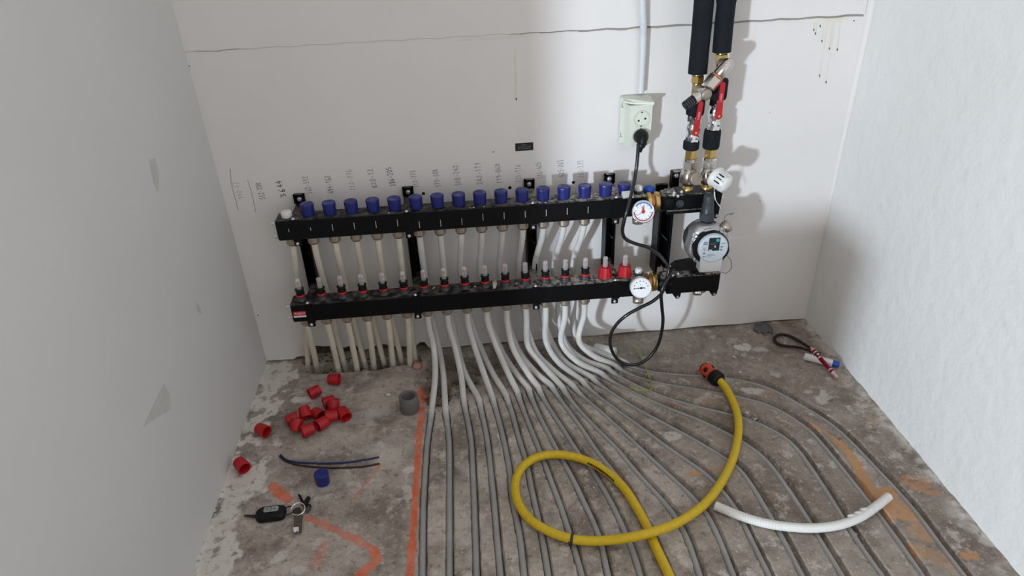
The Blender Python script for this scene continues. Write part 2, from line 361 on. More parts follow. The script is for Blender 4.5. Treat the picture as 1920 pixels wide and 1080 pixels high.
def pdist(X, Y, line):
    """distance to a polyline, evaluated only near it"""
    D = np.full(X.shape, 9.0); p = np.array(line)[:, :2]
    for a, b in zip(p[:-1], p[1:]):
        x0, x1 = sorted((a[0], b[0])); y0, y1 = sorted((a[1], b[1])); m = .03
        i0 = np.searchsorted(GX, x0-m); i1 = np.searchsorted(GX, x1+m); j0 = np.searchsorted(GY, y0-m); j1 = np.searchsorted(GY, y1+m)
        if i1 <= i0 or j1 <= j0: continue
        xx = X[j0:j1, i0:i1]-a[0]; yy = Y[j0:j1, i0:i1]-a[1]; d = b-a; L = d.dot(d)+1e-12
        t = np.clip((xx*d[0]+yy*d[1])/L, 0, 1); q = np.hypot(xx-t*d[0], yy-t*d[1]); D[j0:j1, i0:i1] = np.minimum(D[j0:j1, i0:i1], q)
    return D
ST = .0024
GX = np.arange(XL-.02, XR+.022, ST); GY = np.arange(.44, YW+.03, ST)
X, Y = np.meshgrid(GX, GY)
Z = (fbm(X, Y, 9, 3)-.5)*.004+(fbm(X, Y, 90, 9, 3)-.5)*.0012
wob = (fbm(X, Y, 70, 21, 3)-.5)*.006
groove = np.zeros_like(X)
HW = [.0080 if k < 7 else (.0088 if k < 13 else .0108) for k in range(18)]
for k, R in enumerate(ROUTES): groove = np.maximum(groove, 1-sstep(HW[k]-.0012, HW[k]+.0012, pdist(X, Y, R)+wob*(.35 if k < 10 else .55)))
def blob(u, v, rx, ry=None, rot=0, soft=.35, jag=.35, seed=50):
    c = F(u, v); ry = ry or rx; ca, sa = math.cos(rot), math.sin(rot); dx = X-c[0]; dy = Y-c[1]
    a = (dx*ca+dy*sa)/rx; b = (-dx*sa+dy*ca)/ry; d = np.hypot(a, b)+(fbm(X, Y, 1.6/max(rx, ry), seed, 5)-.5)*2*jag
    return 1-sstep(1-soft, 1, d)
# the trench broken out along the wall where the left pipes go down, and the hole beside the first floor pipes
trench = blob(672, 684, .165, .030, 0, .4, .25, 60)
hole = np.maximum(blob(818, 735, .045, .060, 0, .35, .35, 61), blob(868, 712, .05, .032, 0, .4, .4, 62))
rub = fbm(X, Y, 55, 33, 4)
depth_zone = np.clip(sstep(.0, 1, (.5)*0+1-np.abs((Y-1.50)/.09)), 0, 1)   # rough strip in front of the wall under the bars
strip = depth_zone*sstep(-.14, -.10, X)*(1-sstep(.30, .42, X))
Z = Z-trench*(.022+(rub-.5)*.05)-hole*(.018+(rub-.5)*.035)-strip*(.008+(rub-.5)*.016)
Z = np.where(groove > 0, np.minimum(Z, Z*(1-groove)+groove*(-.0178)), Z)

Z = Z+np.maximum((1-sstep(0, .012, XR-X+(fbm(X, Y, 40, 44, 4)-.5)*.022)), (1-sstep(0, .008, X-XL+(fbm(X, Y, 40, 45, 4)-.5)*.018)))*.006*fbm(X, Y, 60, 46, 3)*(groove < .5)   # plaster droppings along the side walls
# paint, plaster, sand and dirt masks
orange = np.zeros_like(X)
def stroke(pts, w, jag=.4, seed=70, fade=1.0):
    line = np.array([F(u, v)[:2] for u, v in pts]); D = pdist(X, Y, line); D = D+(fbm(X, Y, 55, seed, 3)-.5)*2*w*jag
    return (1-sstep(w*.72, w, D))*fade
orange = np.maximum(orange, stroke([(791,728),(791,752)], .0115, .15, 70))
orange = np.maximum(orange, stroke([(790,765),(787,810),(784,850),(781,900),(777,960),(773,1020),(768,1085)], .0085, .35, 71))
orange = np.maximum(orange, stroke([(512,909),(520,922),(540,937)], .013, .4, 72, .95))
orange = np.maximum(orange, stroke([(580,972),(615,988),(650,1003),(690,1024),(703,1035)], .010, .55, 73, .62))
orange = np.maximum(orange, stroke([(700,1030),(706,1050),(690,1066),(672,1080)], .0105, .4, 74, .95))
orange = np.maximum(orange, stroke([(711,873),(690,900),(665,935)], .0045, .6, 75, .5))
orange = np.maximum(orange, stroke([(608,1020),(592,1058)], .012, .7, 76, .35))
white = np.zeros_like(X)
edge = (X-XL)+(fbm(X, Y, 14, 80, 5)-.5)*.16
lstrip = (1-sstep(.065, .08, edge))*sstep(.38, .44, fbm(X, Y, 38, 81, 5))*(Y > .6)
white = np.maximum(white, lstrip*1.0)
redge = (XR-X)+(fbm(X, Y, 12, 82, 5)-.5)*.09
white = np.maximum(white, (1-sstep(.0, .055, redge))*.55*sstep(.35, .6, fbm(X, Y, 30, 83, 4)))
for q in [(566,750,.028,.014,0,.9),(498,862,.016,.010,1.0,.8),(452,905,.03,.022,.5,.9),(767,880,.016,.011,0,.7),(764,925,.012,.024,0,.55),(938,818,.010,.016,0,.8),
          (1392,652,.028,.018,0,.85),(1425,655,.024,.013,0,.45),(1262,818,.024,.020,.4,.6),(1330,835,.035,.012,-.5,.35),(1405,733,.034,.014,-.2,.55),(1340,720,.02,.01,0,.3),(1545,745,.03,.02,.9,.5),(1515,735,.012,.008,0,.5),(1385,970,.018,.01,0,.25),
          (655,730,.014,.006,.6,.7),(600,707,.03,.012,0,.2),(535,695,.02,.012,0,.5),(515,705,.018,.02,0,.7),(955,827,.006,.01,0,.5),(1295,1060,.03,.012,-1.,.4),(1180,815,.02,.012,0,.25),(1310,750,.025,.008,.4,.3),(560,1070,.02,.01,0,.5),(525,1045,.02,.012,.4,.6),(430,1040,.03,.02,0,.8),(410,985,.03,.03,0,.8),(690,780,.06,.03,.3,.28),(730,840,.07,.05,.3,.25),(1115,770,.04,.015,-.6,.2)]:
    white = np.maximum(white, blob(*q[:5], soft=.25, jag=.55, seed=int(q[0]))*q[5])
spk = vnoise(X, Y, 165, 90); white = np.maximum(white, sstep(.955, .985, spk)*.8*sstep(.42, .6, fbm(X, Y, 7, 91, 3)))
sand = np.zeros_like(X)
for q in [(1655,925,.034,.020,-.5,.95),(1690,955,.05,.024,-.6,.85),(1668,965,.03,.014,0,.9),(1715,905,.03,.02,0,.6),(1730,1000,.03,.02,-.6,.6),(1820,1040,.018,.012,0,.8),(1760,1045,.05,.02,-.8,.4),(1310,886,.028,.008,.15,.75),(1343,880,.014,.006,0,.6),(1440,735,.02,.01,0,.35),(1400,715,.02,.006,0,.35),(1330,752,.03,.008,0,.25),(1475,775,.016,.01,0,.35),(1390,757,.015,.006,0,.35),(1640,790,.02,.012,0,.3),(1575,715,.02,.01,0,.12),(1270,760,.012,.005,0,.25)]:
    sand = np.maximum(sand, blob(*q[:5], soft=.2, jag=.75, seed=int(q[0])+7)*q[5])
for pts, w, f_ in [([(1520,793),(1540,806),(1560,820)], .005, .85), ([(1560,820),(1585,842),(1605,868)], .009, .95), ([(1600,860),(1618,895),(1632,920),(1660,945)], .014, .95), ([(1700,900),(1720,915),(1760,925)], .010, .7), ([(1690,1010),(1730,1040)], .010, .6)]:
    sand = np.maximum(sand, stroke(pts, w, .7, int(pts[0][0]), f_))
rgt = sstep(.30, .62, X+(fbm(X, Y, 5, 97, 4)-.5)*.35)                      # the right side of the slab is browner
dirt = np.clip(np.maximum.reduce([trench*.9*sstep(.35, .6, rub), hole*.75, strip*.95, rgt*.50]), 0, 1)
gcol = groove
nx, ny = len(GX), len(GY)
verts = np.stack([X, Y, Z], -1).reshape(-1, 3)
ii = (np.arange(ny-1)[:, None]*nx+np.arange(nx-1)[None, :]).reshape(-1)
faces = np.stack([ii, ii+1, ii+nx+1, ii+nx], -1)
# coarse continuation behind the camera
ex = np.array([[-3., -2.6, 0], [2.2, -2.6, 0], [2.2, GY[0], 0], [-3., GY[0], 0]]) - np.array([0, 0, .002])
nv = len(verts); verts = np.vstack([verts, ex]); faces = np.vstack([faces, [[nv, nv+1, nv+2, nv+3]]])
fm = bpy.data.meshes.new('floor'); fm.vertices.add(len(verts)); fm.vertices.foreach_set('co', verts.ravel())
fm.loops.add(faces.size); fm.loops.foreach_set('vertex_index', faces.ravel().astype(np.int32)); fm.polygons.add(len(faces))
fm.polygons.foreach_set('loop_start', np.arange(0, faces.size, 4, dtype=np.int32)); fm.polygons.foreach_set('use_smooth', np.ones(len(faces), bool))
fm.update(calc_edges=True); fm.validate()
at = fm.color_attributes.new('marks', 'FLOAT_COLOR', 'POINT')
cc = np.zeros((len(verts), 4), np.float32); cc[:nv, 0] = orange.ravel(); cc[:nv, 1] = white.ravel(); cc[:nv, 2] = sand.ravel(); cc[:nv, 3] = dirt.ravel()
at.data.foreach_set('color', cc.ravel())
def floor_material():
    m = bpy.data.materials.new('raw_concrete_floor'); m.use_nodes = True; nt = m.node_tree; b = nt.nodes['Principled BSDF']; L = nt.links.new
    g = nt.nodes.new('ShaderNodeNewGeometry'); a = nt.nodes.new('ShaderNodeVertexColor'); a.layer_name = 'marks'; sep = nt.nodes.new('ShaderNodeSeparateColor'); L(a.outputs[0], sep.inputs[0])
    def noise(sc, det=6, ro=.6):
        n = nt.nodes.new('ShaderNodeTexNoise'); n.inputs['Scale'].default_value = sc; n.inputs['Detail'].default_value = det; n.inputs['Roughness'].default_value = ro; L(g.outputs['Position'], n.inputs['Vector']); return n
    def ramp(src, p0, p1):
        r = nt.nodes.new('ShaderNodeMapRange'); r.inputs[1].default_value = p0; r.inputs[2].default_value = p1; L(src, r.inputs[0]); return r.outputs[0]
    def mix(fac, c0, c1):
        x = nt.nodes.new('ShaderNodeMix'); x.data_type = 'RGBA'
        L(fac, x.inputs[0])
        for i, c in ((6, c0), (7, c1)):
            if isinstance(c, tuple): x.inputs[i].default_value = (*c, 1)
            else: L(c, x.inputs[i])
        return x.outputs[2]
    def mul(x, y):
        n = nt.nodes.new('ShaderNodeMath'); n.operation = 'MULTIPLY'; n.use_clamp = True
        for i, q in ((0, x), (1, y)):
            if isinstance(q, float): n.inputs[i].default_value = q
            else: L(q, n.inputs[i])
        return n.outputs[0]
    c = mix(ramp(noise(7, 8, .68).outputs[0], .40, .60), (.215, .180, .148), (.465, .410, .358))
    c = mix(mul(ramp(noise(32, 8, .65).outputs[0], .50, .66), .55), c, (.50, .445, .395))
    c = mix(mul(ramp(noise(60, 8, .75).outputs[0], .54, .64), .7), c, (.12, .098, .08))
    c = mix(mul(a.outputs['Alpha'], .9), c, mix(ramp(noise(22, 6).outputs[0], .38, .62), (.115, .085, .063), (.235, .188, .148)))
    c = mix(mul(ramp(noise(130, 4, .6).outputs[0], .61, .67), .7), c, (.58, .54, .49))
    c = mix(mul(ramp(noise(260, 3, .6).outputs[0], .62, .68), .5), c, (.09, .07, .055))
    c = mix(mul(ramp(noise(16, 10, .8).outputs[0], .55, .60), .6), c, (.55, .50, .45))
    c = mix(mul(sep.outputs[1], ramp(noise(55, 8, .75).outputs[0], .38, .46)), c, (.66, .61, .57))
    c = mix(mul(sep.outputs[2], ramp(noise(50, 8, .7).outputs[0], .34, .5)), c, (.50, .255, .115))
    c = mix(mul(mul(sep.outputs[0], ramp(noise(90, 6, .7).outputs[0], .30, .46)), ramp(noise(9, 6, .7).outputs[0], .12, .42)), c, mix(ramp(noise(25).outputs[0], .4, .6), (.62, .13, .055), (.66, .20, .12)))
    L(c, b.inputs['Base Color']); b.inputs['Roughness'].default_value = .82; b.inputs['Specular IOR Level'].default_value = .3
    bp = nt.nodes.new('ShaderNodeBump'); bp.inputs['Strength'].default_value = .45; bp.inputs['Distance'].default_value = .003
    L(noise(160, 6, .7).outputs[0], bp.inputs['Height']); L(bp.outputs[0], b.inputs['Normal'])
    return m
fm.materials.append(floor_material())
fo = bpy.data.objects.new('floor', fm); link(fo); tag(fo, kind='structure')
def zfloor(x, y):
    i = int(np.clip(round((x-GX[0])/ST), 0, nx-1)); j = int(np.clip(round((y-GY[0])/ST), 0, ny-1)); return float(Z[j, i])
def top_floor(x, y, r=.012):
    i = int(round((x-GX[0])/ST)); j = int(round((y-GY[0])/ST)); k = max(1, int(r/ST)); return float(Z[max(0, j-k):j+k+1, max(0, i-k):i+k+1].max())

# ------------------------------------------------------------------ walls
WT = 2.35
mb = MB()
# lower edge of the back wall board: ragged where the pipes were broken in, a thin gap elsewhere
bx = np.append(np.arange(XL, XR-.004, .012), XR); lowz = []
for x in bx:
    z = .0045+.0015*math.sin(x*31)
    if -.49 < x < -.13: z = .012+.050*max(0, vnoise(np.array([x]), np.array([0.]), 38, 5)[0]-.25)*(1 if x > -.46 else .4)
    lowz.append(z)
for i in range(len(bx)-1):
    mb.add([(bx[i], YW, lowz[i]), (bx[i+1], YW, lowz[i+1]), (bx[i+1], YW, .86), (bx[i], YW, .86)], [(0, 1, 2, 3)])
    mb.add([(bx[i], YW, lowz[i]), (bx[i+1], YW, lowz[i+1]), (bx[i+1], YW+.03, lowz[i+1]), (bx[i], YW+.03, lowz[i])], [(0, 1, 2, 3)])
mb.box((XL-.2, YW+.03, -.05), (XR+.2, YW+.12, WT))
wall_back = struct('wall_back', mb, 'wallb')
MT['masonry'] = mat('broken_brown_masonry', (.13, .10, .08), .95, c2=(.05, .038, .03), scale=70, bump=.8, bscale=120)
struct('broken_masonry', MB().box((-.50, YW+.024, -.05), (-.12, YW+.0299, .07)), 'masonry', wall_back)
# upper board, a few millimetres proud, over a shadow gap
ux = np.linspace(XL, .938, 70); mb = MB(); lz = [.8262+.0012*math.sin(k*1.7)+.0012*random.random() for k in range(70)]
lz = [z+(x-.2)*.004 for z, x in zip(lz, ux)]
YUs = [YW-(.0012+.0033*min(1, max(0, (x-.14)/.2))) for x in ux]; YU = YW-.0045
for i in range(69):
    a, b_ = ux[i], ux[i+1]
    Y0, Y1 = YUs[i], YUs[i+1]; mb.add([(a, Y0, lz[i]), (b_, Y1, lz[i+1]), (b_, Y1, WT), (a, Y0, WT), (a, YW+.004, lz[i]), (b_, YW+.004, lz[i+1])], [(0, 1, 2, 3), (4, 5, 1, 0)])
mb.add([(.938, YU, lz[-1]), (.938, YW+.01, lz[-1]), (.938, YW+.01, WT), (.938, YU, WT)], [(0, 1, 2, 3)])
mb.box((.938, YW+.0005, .84), (XR+.01, YW+.03, WT))
mb.box((XL, YW+.0005, .84), (.94, YW+.03, WT))
struct('board', mb, 'wallb', wall_back)
mb = MB()
for i in range(69):
    w0 = (.0004+.0040*min(1, (ux[i]-.12)/.2)+.0014*random.random()) if ux[i] > .12 else (.0012*random.random()+.0004 if ux[i] < -.44 else .0003)
    mb.add([(ux[i], YW-.0008, lz[i]-w0), (ux[i+1], YW-.0008, lz[i+1]-w0), (ux[i+1], YW-.0008, lz[i+1]+.001), (ux[i], YW-.0008, lz[i]+.001)], [(0, 1, 2, 3)])
struct('crack', mb, 'crack', wall_back)
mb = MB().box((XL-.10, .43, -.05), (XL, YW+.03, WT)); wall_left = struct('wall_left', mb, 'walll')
mb = MB().box((XR, -1.2, -.05), (XR+.10, YW+.03, WT)); wall_right = struct('wall_right', mb, 'wallr')
# plastered inside corner: rounded in the upper part, nearly sharp near the floor
m_ = MB(); zs_ = [.03, .2, .3, .36, .42, .5, .6, .8, 1.2, WT]; rs_ = [.002, .002, .003, .004, .006, .008, .009, .009, .009, .009]; v_ = []; na = 9
for z_, r_ in zip(zs_, rs_):
    for k in range(na):
        t_ = math.pi/2*k/(na-1); v_.append((XR-r_+r_*math.sin(t_)-.0003, YW-r_+r_*math.cos(t_)-.0003, z_))
m_.add(v_, [(i*na+k, i*na+k+1, (i+1)*na+k+1, (i+1)*na+k) for i in range(len(zs_)-1) for k in range(na-1)], True); struct('corner_fillet', m_, 'wallb', wall_right)
# unseen blocks added to keep lamplight off the floor and lower right corner
mb = MB().box((-.42, .22, -.02), (-.16, .30, .362), .01).box((-.74, .22, -.02), (-.425, .30, .165), .008); struct('lamp_blocker', mb, 'walll')

# filler patches on the left wall
for k, poly in enumerate([[(279,300),(291,296),(298,325),(297,362),(289,345)], [(308,718),(318,738),(321,768),(292,784),(268,801),(282,772)], [(366,563),(376,578),(378,591),(369,583)]]):
    mb = MB(); p = [W(u, v)+np.array([.0003, 0, 0]) for u, v in poly]; mb.add(p, [tuple(range(len(p)))]); struct('filler_patch', mb, 'smudge', wall_left)
# stains
def wall_poly(name, pts, m, off=.0004, parent=None):
    mb = MB(); p = [P(u, v, off) for u, v in pts]; mb.add(p, [tuple(range(len(p)))]); return struct(name, mb, m, parent or wall_back)
def drip(pts, w, m='stain', tip=True, off=.0004):
    for i in range(len(pts)-1):
        (u0, v0), (u1, v1) = pts[i], pts[i+1]; wall_poly('drip_stain', [(u0-w, v0), (u0+w, v0), (u1+w, v1), (u1-w, v1)], m, off)
    u, v = pts[-1]
    if tip: wall_poly('drip_tip', [(u-w*1.1, v-3), (u+w*1.1, v-3), (u+w*.8, v+2), (u-w*.8, v+2)], 'stain2', .0006)
drip([(967,92),(966,110)], 2.6, tip=False, off=.0003); drip([(966,100),(968,187)], 1.1, off=.0006)
wall_poly('water_stain', [(1495,39),(1520,36),(1560,33),(1590,31),(1592,36),(1570,41),(1530,41),(1505,41)], 'stain')
wall_poly('water_stain', [(1380,41),(1490,37),(1494,40),(1450,41)], 'stain')
for a in [((1528,40),(1526,57)), ((1533,40),(1529,64)), ((1539,40),(1538,50)), ((1546,40),(1541,78)), ((1553,38),(1537,143)), ((1562,38),(1555,92)), ((1567,38),(1549,155)), ((1577,38),(1570,94))]: drip(a, 1.0, off=.0006)
wall_poly('water_stain', [(1165,57),(1195,53),(1196,57),(1180,60)], 'stain'); wall_poly('water_stain', [(1214,54),(1265,49),(1262,53),(1230,58),(1214,59)], 'stain')
wall_poly('water_stain', [(850,76),(1000,65),(1000,67),(900,75)], 'stain')
for u, v, r in [(354,124,.0022), (794,363,.0042), (956,352,.0045), (1075,342,.0042), (925,285,.0016), (484,591,.0018), (1425,377,.0012), (1601,39,.0016), (1443,211,.001)]:
    struct('drill_hole', MB().lathe([(r, 0), (r*.8, .0006)], P(u, v, 0), (0, -1, 0), 10), 'dark', wall_back)
for pts in ([(1300,602),(1315,596),(1340,600),(1345,605),(1320,605)], [(845,618),(853,614),(857,622),(850,625)], [(560,655),(575,648),(590,665),(570,668)]):
    wall_poly('dirt_smear', pts, 'stain')

# handwriting: stroke digits, pencil on the wall, read from bottom to top
DIG = {'0': [[(.5,0),(.15,.2),(.1,.7),(.45,1),(.85,.75),(.8,.2),(.5,0)]], '1': [[(.2,.75),(.55,1),(.5,0)]], '2': [[(.1,.8),(.45,1),(.8,.75),(.1,.05),(.9,.05)]],
       '3': [[(.1,.95),(.75,.95),(.35,.58),(.8,.35),(.5,0),(.1,.1)]], '4': [[(.6,1),(.1,.35),(.9,.35)], [(.65,.6),(.6,0)]], '5': [[(.85,1),(.25,1),(.2,.6),(.7,.55),(.8,.2),(.4,0),(.1,.1)]],
       '6': [[(.7,1),(.2,.5),(.2,.1),(.6,0),(.8,.3),(.25,.42)]], '7': [[(.1,.95),(.85,1),(.35,0)], [(.25,.5),(.75,.52)]], '8': [[(.5,.52),(.15,.8),(.5,1),(.8,.8),(.5,.52),(.1,.2),(.5,0),(.85,.2),(.5,.52)]],
       '9': [[(.8,.7),(.4,.55),(.2,.8),(.5,1),(.8,.8),(.7,.3),(.4,0)]], '-': [[(.15,.45),(.85,.45)]]}
def handwrite(txt, u0, v0, u1, v1, m, size=.0135, bold=1.0):
    """text along the wall from pixel (u0,v0) to (u1,v1)"""
    a = P(u0, v0, 0); b = P(u1, v1, 0); d = b-a; L = np.linalg.norm(d); d /= L; up = _n(np.cross(d, [0, 1, 0])); up = -up if up[0] > 0 else up
    adv = L/len(txt); mb = MB(); w = .00048*bold
    for k, ch in enumerate(txt):
        s = size*random.uniform(.85, 1.1); sl = random.uniform(-.1, .15)
        for st in DIG.get(ch, []):
            q = [a+d*(adv*(k+.08)+(x+sl*y+random.uniform(-.05, .05))*adv*.8)+up*(y-.5+random.uniform(-.05, .05))*s for x, y in st]
            for p0, p1 in zip(q[:-1], q[1:]):
                t = _n(p1-p0); nrm = np.cross(t, [0, 1, 0])*w; o = np.array([0, -.0004, 0]); p0 = p0-t*w*.6; p1 = p1+t*w*.6
                mb.add([p0+nrm+o, p1+nrm+o, p1-nrm+o, p0-nrm+o], [(0, 1, 2, 3)])
    struct('pencil_note', mb, m, wall_back)
for txt, u0, v0, u1, v1, m, bo in [('970-17',453,373,441,341,'pencil2',.8), ('512-200',493,374,483,342,'pencil',1), ('44',526,352,521,338,'pencil',1.7), ('36',532,370,527,353,'pencil',1.7), ('562-512',580,364,571,330,'pencil',.9),
        ('494-162',621,363,613,329,'pencil',1), ('212-776',662,358,653,317,'pencil2',1), ('820-12',703,353,693,316,'pencil',1), ('386-205',737,350,728,313,'pencil',1.2),
        ('112-373',781,352,773,319,'pencil',.8), ('373-308',822,351,815,317,'pencil',.9), ('308-242',860,349,853,309,'pencil',.9), ('242-119',900,346,895,304,'pencil',.9), ('119-060',937,344,932,306,'pencil',.9),
        ('333-116',972,342,971,308,'pencil2',1), ('316-425',1013,335,1009,304,'pencil',.8), ('425-265',1053,332,1050,299,'pencil',.9), ('265-273',1089,333,1088,300,'pencil2',1)]:
    handwrite(txt, u0, v0, u1, v1, m, bold=bo)
for pts in ([(431,317),(434,345),(447,395)], [(464,337),(472,362),(480,398)]):
    mb = MB()
    for (a, b_), (c, d) in zip(pts[:-1], pts[1:]): mb.add([P(a-.6, b_, .0004), P(a+.6, b_, .0004), P(c+.6, d, .0004), P(c-.6, d, .0004)], [(0, 1, 2, 3)])
    struct('pencil_line', mb, 'pencil2', wall_back)

# black sticker
c = P(983, 275, 0); st = thing('wall_sticker', c, 'small black sticker with faint grey lines of print on the wall', 'sticker')
sw, sh = .0215, .0095
part('backing', MB().box((c[0]-sw, YW-.0008, c[2]-sh), (c[0]+sw, YW-.0001, c[2]+sh)), 'sticker', st)
for k, (x0, x1, z) in enumerate([(-.006, .006, .0050), (-.015, .001, .0), (.003, .015, .0005), (-.015, -.008, -.0045), (-.006, .016, -.0040)]):
    part('print_line', MB().box((c[0]+x0, YW-.0011, c[2]+z-.0008), (c[0]+x1, YW-.0008, c[2]+z+.0008)), 'print', st)

# ------------------------------------------------------------------ manifold bars
X0, DX = -.407, .04995
xi = lambda i: X0+DX*i
UO, LO = .075, .105                      # axis offset of the upper and the lower bar from the wall
UY, LY = YW-UO, YW-LO
UZ0, UZ1, LZ0, LZ1 = .4105, .4610, .2035, .2525
HD = .0245
XE0, XE1 = -.4305, .437
def bar(name, y, z0, z1, root):
    b = part(name, MB().box((XE0, y-HD, z0), (XE1, y+HD, z1), .0022), 'black', root)
    return b
um = thing('upper_manifold', (XE0, UY, UZ0), 'upper black manifold bar topped by a row of blue knobs', 'manifold')
lm = thing('lower_manifold', (XE0, LY, LZ0), 'lower black manifold bar topped by clear flow meters, red label at its left end', 'manifold')
bar('bar', UY, UZ0, UZ1, um); bar('bar', LY, LZ0, LZ1, lm)
for root, y, z0, z1 in ((um, UY, UZ0, UZ1), (lm, LY, LZ0, LZ1)):
    mbx = MB().box((XE0-.002, y-HD+.001, z0+.002), (XE0-.0002, y+HD-.001, z1-.001), .001)
    part('end_plate', mbx, 'steel', root)
    for z in (z0+.008, z1-.010): part('end_screw', MB().cyl((XE0-.011, y-.012, z), (XE0-.002, y-.012, z), .0048, seg=10), 'steel', root)
# blue knobs (with a few flutes)
def fluted(prof, n=24, amp=.03, inner=None):
    v = []; f = []; m = MB()
    for r, z in prof:
        for k in range(n*2):
            t = math.pi*k/n; q = r*(1-(amp if k % 2 else 0)); v.append((q*math.cos(t), q*math.sin(t), z))
    s = n*2
    for i in range(len(prof)-1):
        for k in range(s): f.append((i*s+k, i*s+(k+1) % s, (i+1)*s+(k+1) % s, (i+1)*s+k))
    m.add(v, f, False); m.add(v[-s:], [tuple(range(s))]); return m
kb = fluted([(.0145, 0), (.0147, .003), (.0160, .0255), (.0156, .0280), (.0138, .0290)], 14, .022); kme = kb.mesh('valve_knob', MT['blue'])
for i in range(1, 17):
    if i == 16: continue
    inst('valve_knob', kme, (xi(i), UY, UZ1+.0005), um)
k16 = fluted([(.0135, 0), (.0138, .002), (.0160, .018), (.0160, .023)], 14, .022); part('valve_knob', MB().add([np.array(v)+np.array([xi(16)-.004, UY+.004, UZ1+.002]) for v in k16.v], k16.f), 'blue', um)
part('shut_off_lever', MB().prism([(xi(16)-.014, UY-.012, UZ1+.003), (xi(16)-.012, UY-.024, UZ1-.002), (xi(16)+.002, UY-.021, UZ1-.002), (xi(16)+.012, UY-.024, UZ1-.001), (xi(16)+.014, UY-.012, UZ1+.004)], (0, -.003, .010)), 'white', um, 'white plastic lever under the last knob')
part('white_cap', MB().lathe([(.0125, 0), (.0128, .010), (.0115, .0135), (.006, .0145)], (xi(0), UY, UZ1), seg=18), 'white', um, 'white round cap')
nm = MB().lathe([(.0080, -.0230), (.0108, -.0222), (.0138, -.0175), (.0138, -.002), (.0110, -.0015), (.0110, 0)], seg=14, smooth=False); nme = nm.mesh('compression_nut', MT['nickel2'])
for i in range(15):
    inst('compression_nut', nme, (xi(i), UY, UZ0), um); inst('compression_nut', nme, (xi(i), LY, LZ0), lm)
bp_ = MB().lathe([(.0045, -.011), (.0075, -.010), (.0095, -.003), (.0095, 0)], seg=14).mesh('brass_plug', MT['brass'])
for i in (15, 16): inst('brass_plug', bp_, (xi(i)-.002, UY, UZ0), um); inst('brass_plug', bp_, (xi(i)-.002, LY, LZ0), lm)
tm = MB().box((-.0005, -.0004, -.0085), (.0005, .0, .0085)).mesh('tick_mark', MT['printw']); tms = MB().box((-.0005, -.0004, -.004), (.0005, .0, .004)).mesh('tick_mark', MT['printw'])
for i in range(0, 15): inst('tick_mark', tms if i in (0, 1) else tm, (xi(i)+.004, UY-HD-.0001, UZ0+(.026 if i not in (6, 7, 8) else .018)), um)
# flow meters
fbase = MB().lathe([(.0140, 0), (.0140, .002), (.0112, .004), (.0108, .0105)], seg=18).mesh('meter_base', MT['dgrey'])
fring = MB().lathe([(.0095, .010), (.0112, .0105), (.0112, .0155), (.0095, .0160)], seg=18).mesh('red_ring', MT['redm'])
fcol = MB().lathe([(.0098, .0155), (.0100, .020), (.0088, .0235), (.0108, .0285), (.0108, .0305), (.0070, .0310)], seg=18).mesh('black_collar', MT['blackp'])
fgl = MB().lathe([(.0062, .029), (.0062, .0540), (.0052, .0568), (.002, .0575)], seg=16).mesh('glass_tube', MT['glass'])
ffl = MB().lathe([(.0012, .030), (.0012, .044), (.0040, .0445), (.0040, .0480), (.0010, .0490)], seg=10).mesh('float', MT['redm'])
fro = MB().lathe([(.0018, .029), (.0018, .0425)], seg=8).mesh('indicator_rod', MT['dgrey'])
for i in range(17):
    root = inst('flow_meter', fbase if i < 15 else MB().lathe([(.0150, 0), (.0150, .003), (.0120, .004)], seg=16).mesh('flow_meter', MT['dgrey']), (xi(i), LY, LZ1), lm)
    if i < 15: inst('red_ring', fring, (xi(i), LY, LZ1), root); inst('black_collar', fcol, (xi(i), LY, LZ1), root)
    else:
        cp = fluted([(.0185, .003), (.0180, .006), (.0150, .026), (.0140, .030), (.0085, .0305)], 12, .05)
        part('red_cap', MB().add([np.array(v)+np.array([xi(i), LY, LZ1]) for v in cp.v], cp.f), 'red', root)
    inst('glass_tube', fgl, (xi(i), LY, LZ1), root); inst('float', ffl, (xi(i), LY, LZ1+random.uniform(-.001, .002)), root); inst('indicator_rod', fro, (xi(i), LY, LZ1), root)
# red maker's label
lx0, lx1 = XE0+.003, XE0+.0345; lz0 = LZ0+.014
lab = part('maker_label', MB().box((lx0, LY-HD-.0006, lz0+.005), (lx1, LY-HD-.0001, lz0+.017)), 'label_red', lm, 'red label')
part('white_stripe', MB().box((lx0, LY-HD-.0006, lz0), (lx1-.001, LY-HD-.0001, lz0+.0047)), 'printw', lab)
place_text('lettering', text_mesh('ROBOT', .0080, 'printw', 'lettering'), ((lx0+lx1)/2+.001, LY-HD-.0009, lz0+.0108), (1, 0, 0), (0, 0, 1), lab)
# plaster splashes on the lower bar, dust lumps
part('plaster_splash', MB().prism([P(923,529,LO-.012)+(0,0,0), P(930,526,LO-.012), P(932,533,LO+.008), P(929,541,LO+.0235), P(925,541,LO+.0235), P(924,535,LO+.008)], (0, 0, .0012)), 'plaster', lm)
for k in range(26):
    x = random.uniform(-.10, .33); m_ = MB().ball((x, LY+random.uniform(-.02, .02), LZ1+.0005), random.uniform(.0008, .0022), 6, 4, (1.3, 1, .6)); part('plaster_crumb', m_, 'plaster', lm)
for k in range(14):
    x = random.uniform(-.20, .33); m_ = MB().ball((x, UY+random.choice((-.021, .021)), UZ1+.0005), random.uniform(.0008, .002), 6, 4, (1.6, 1, .6)); part('plaster_crumb', m_, 'plaster', um)
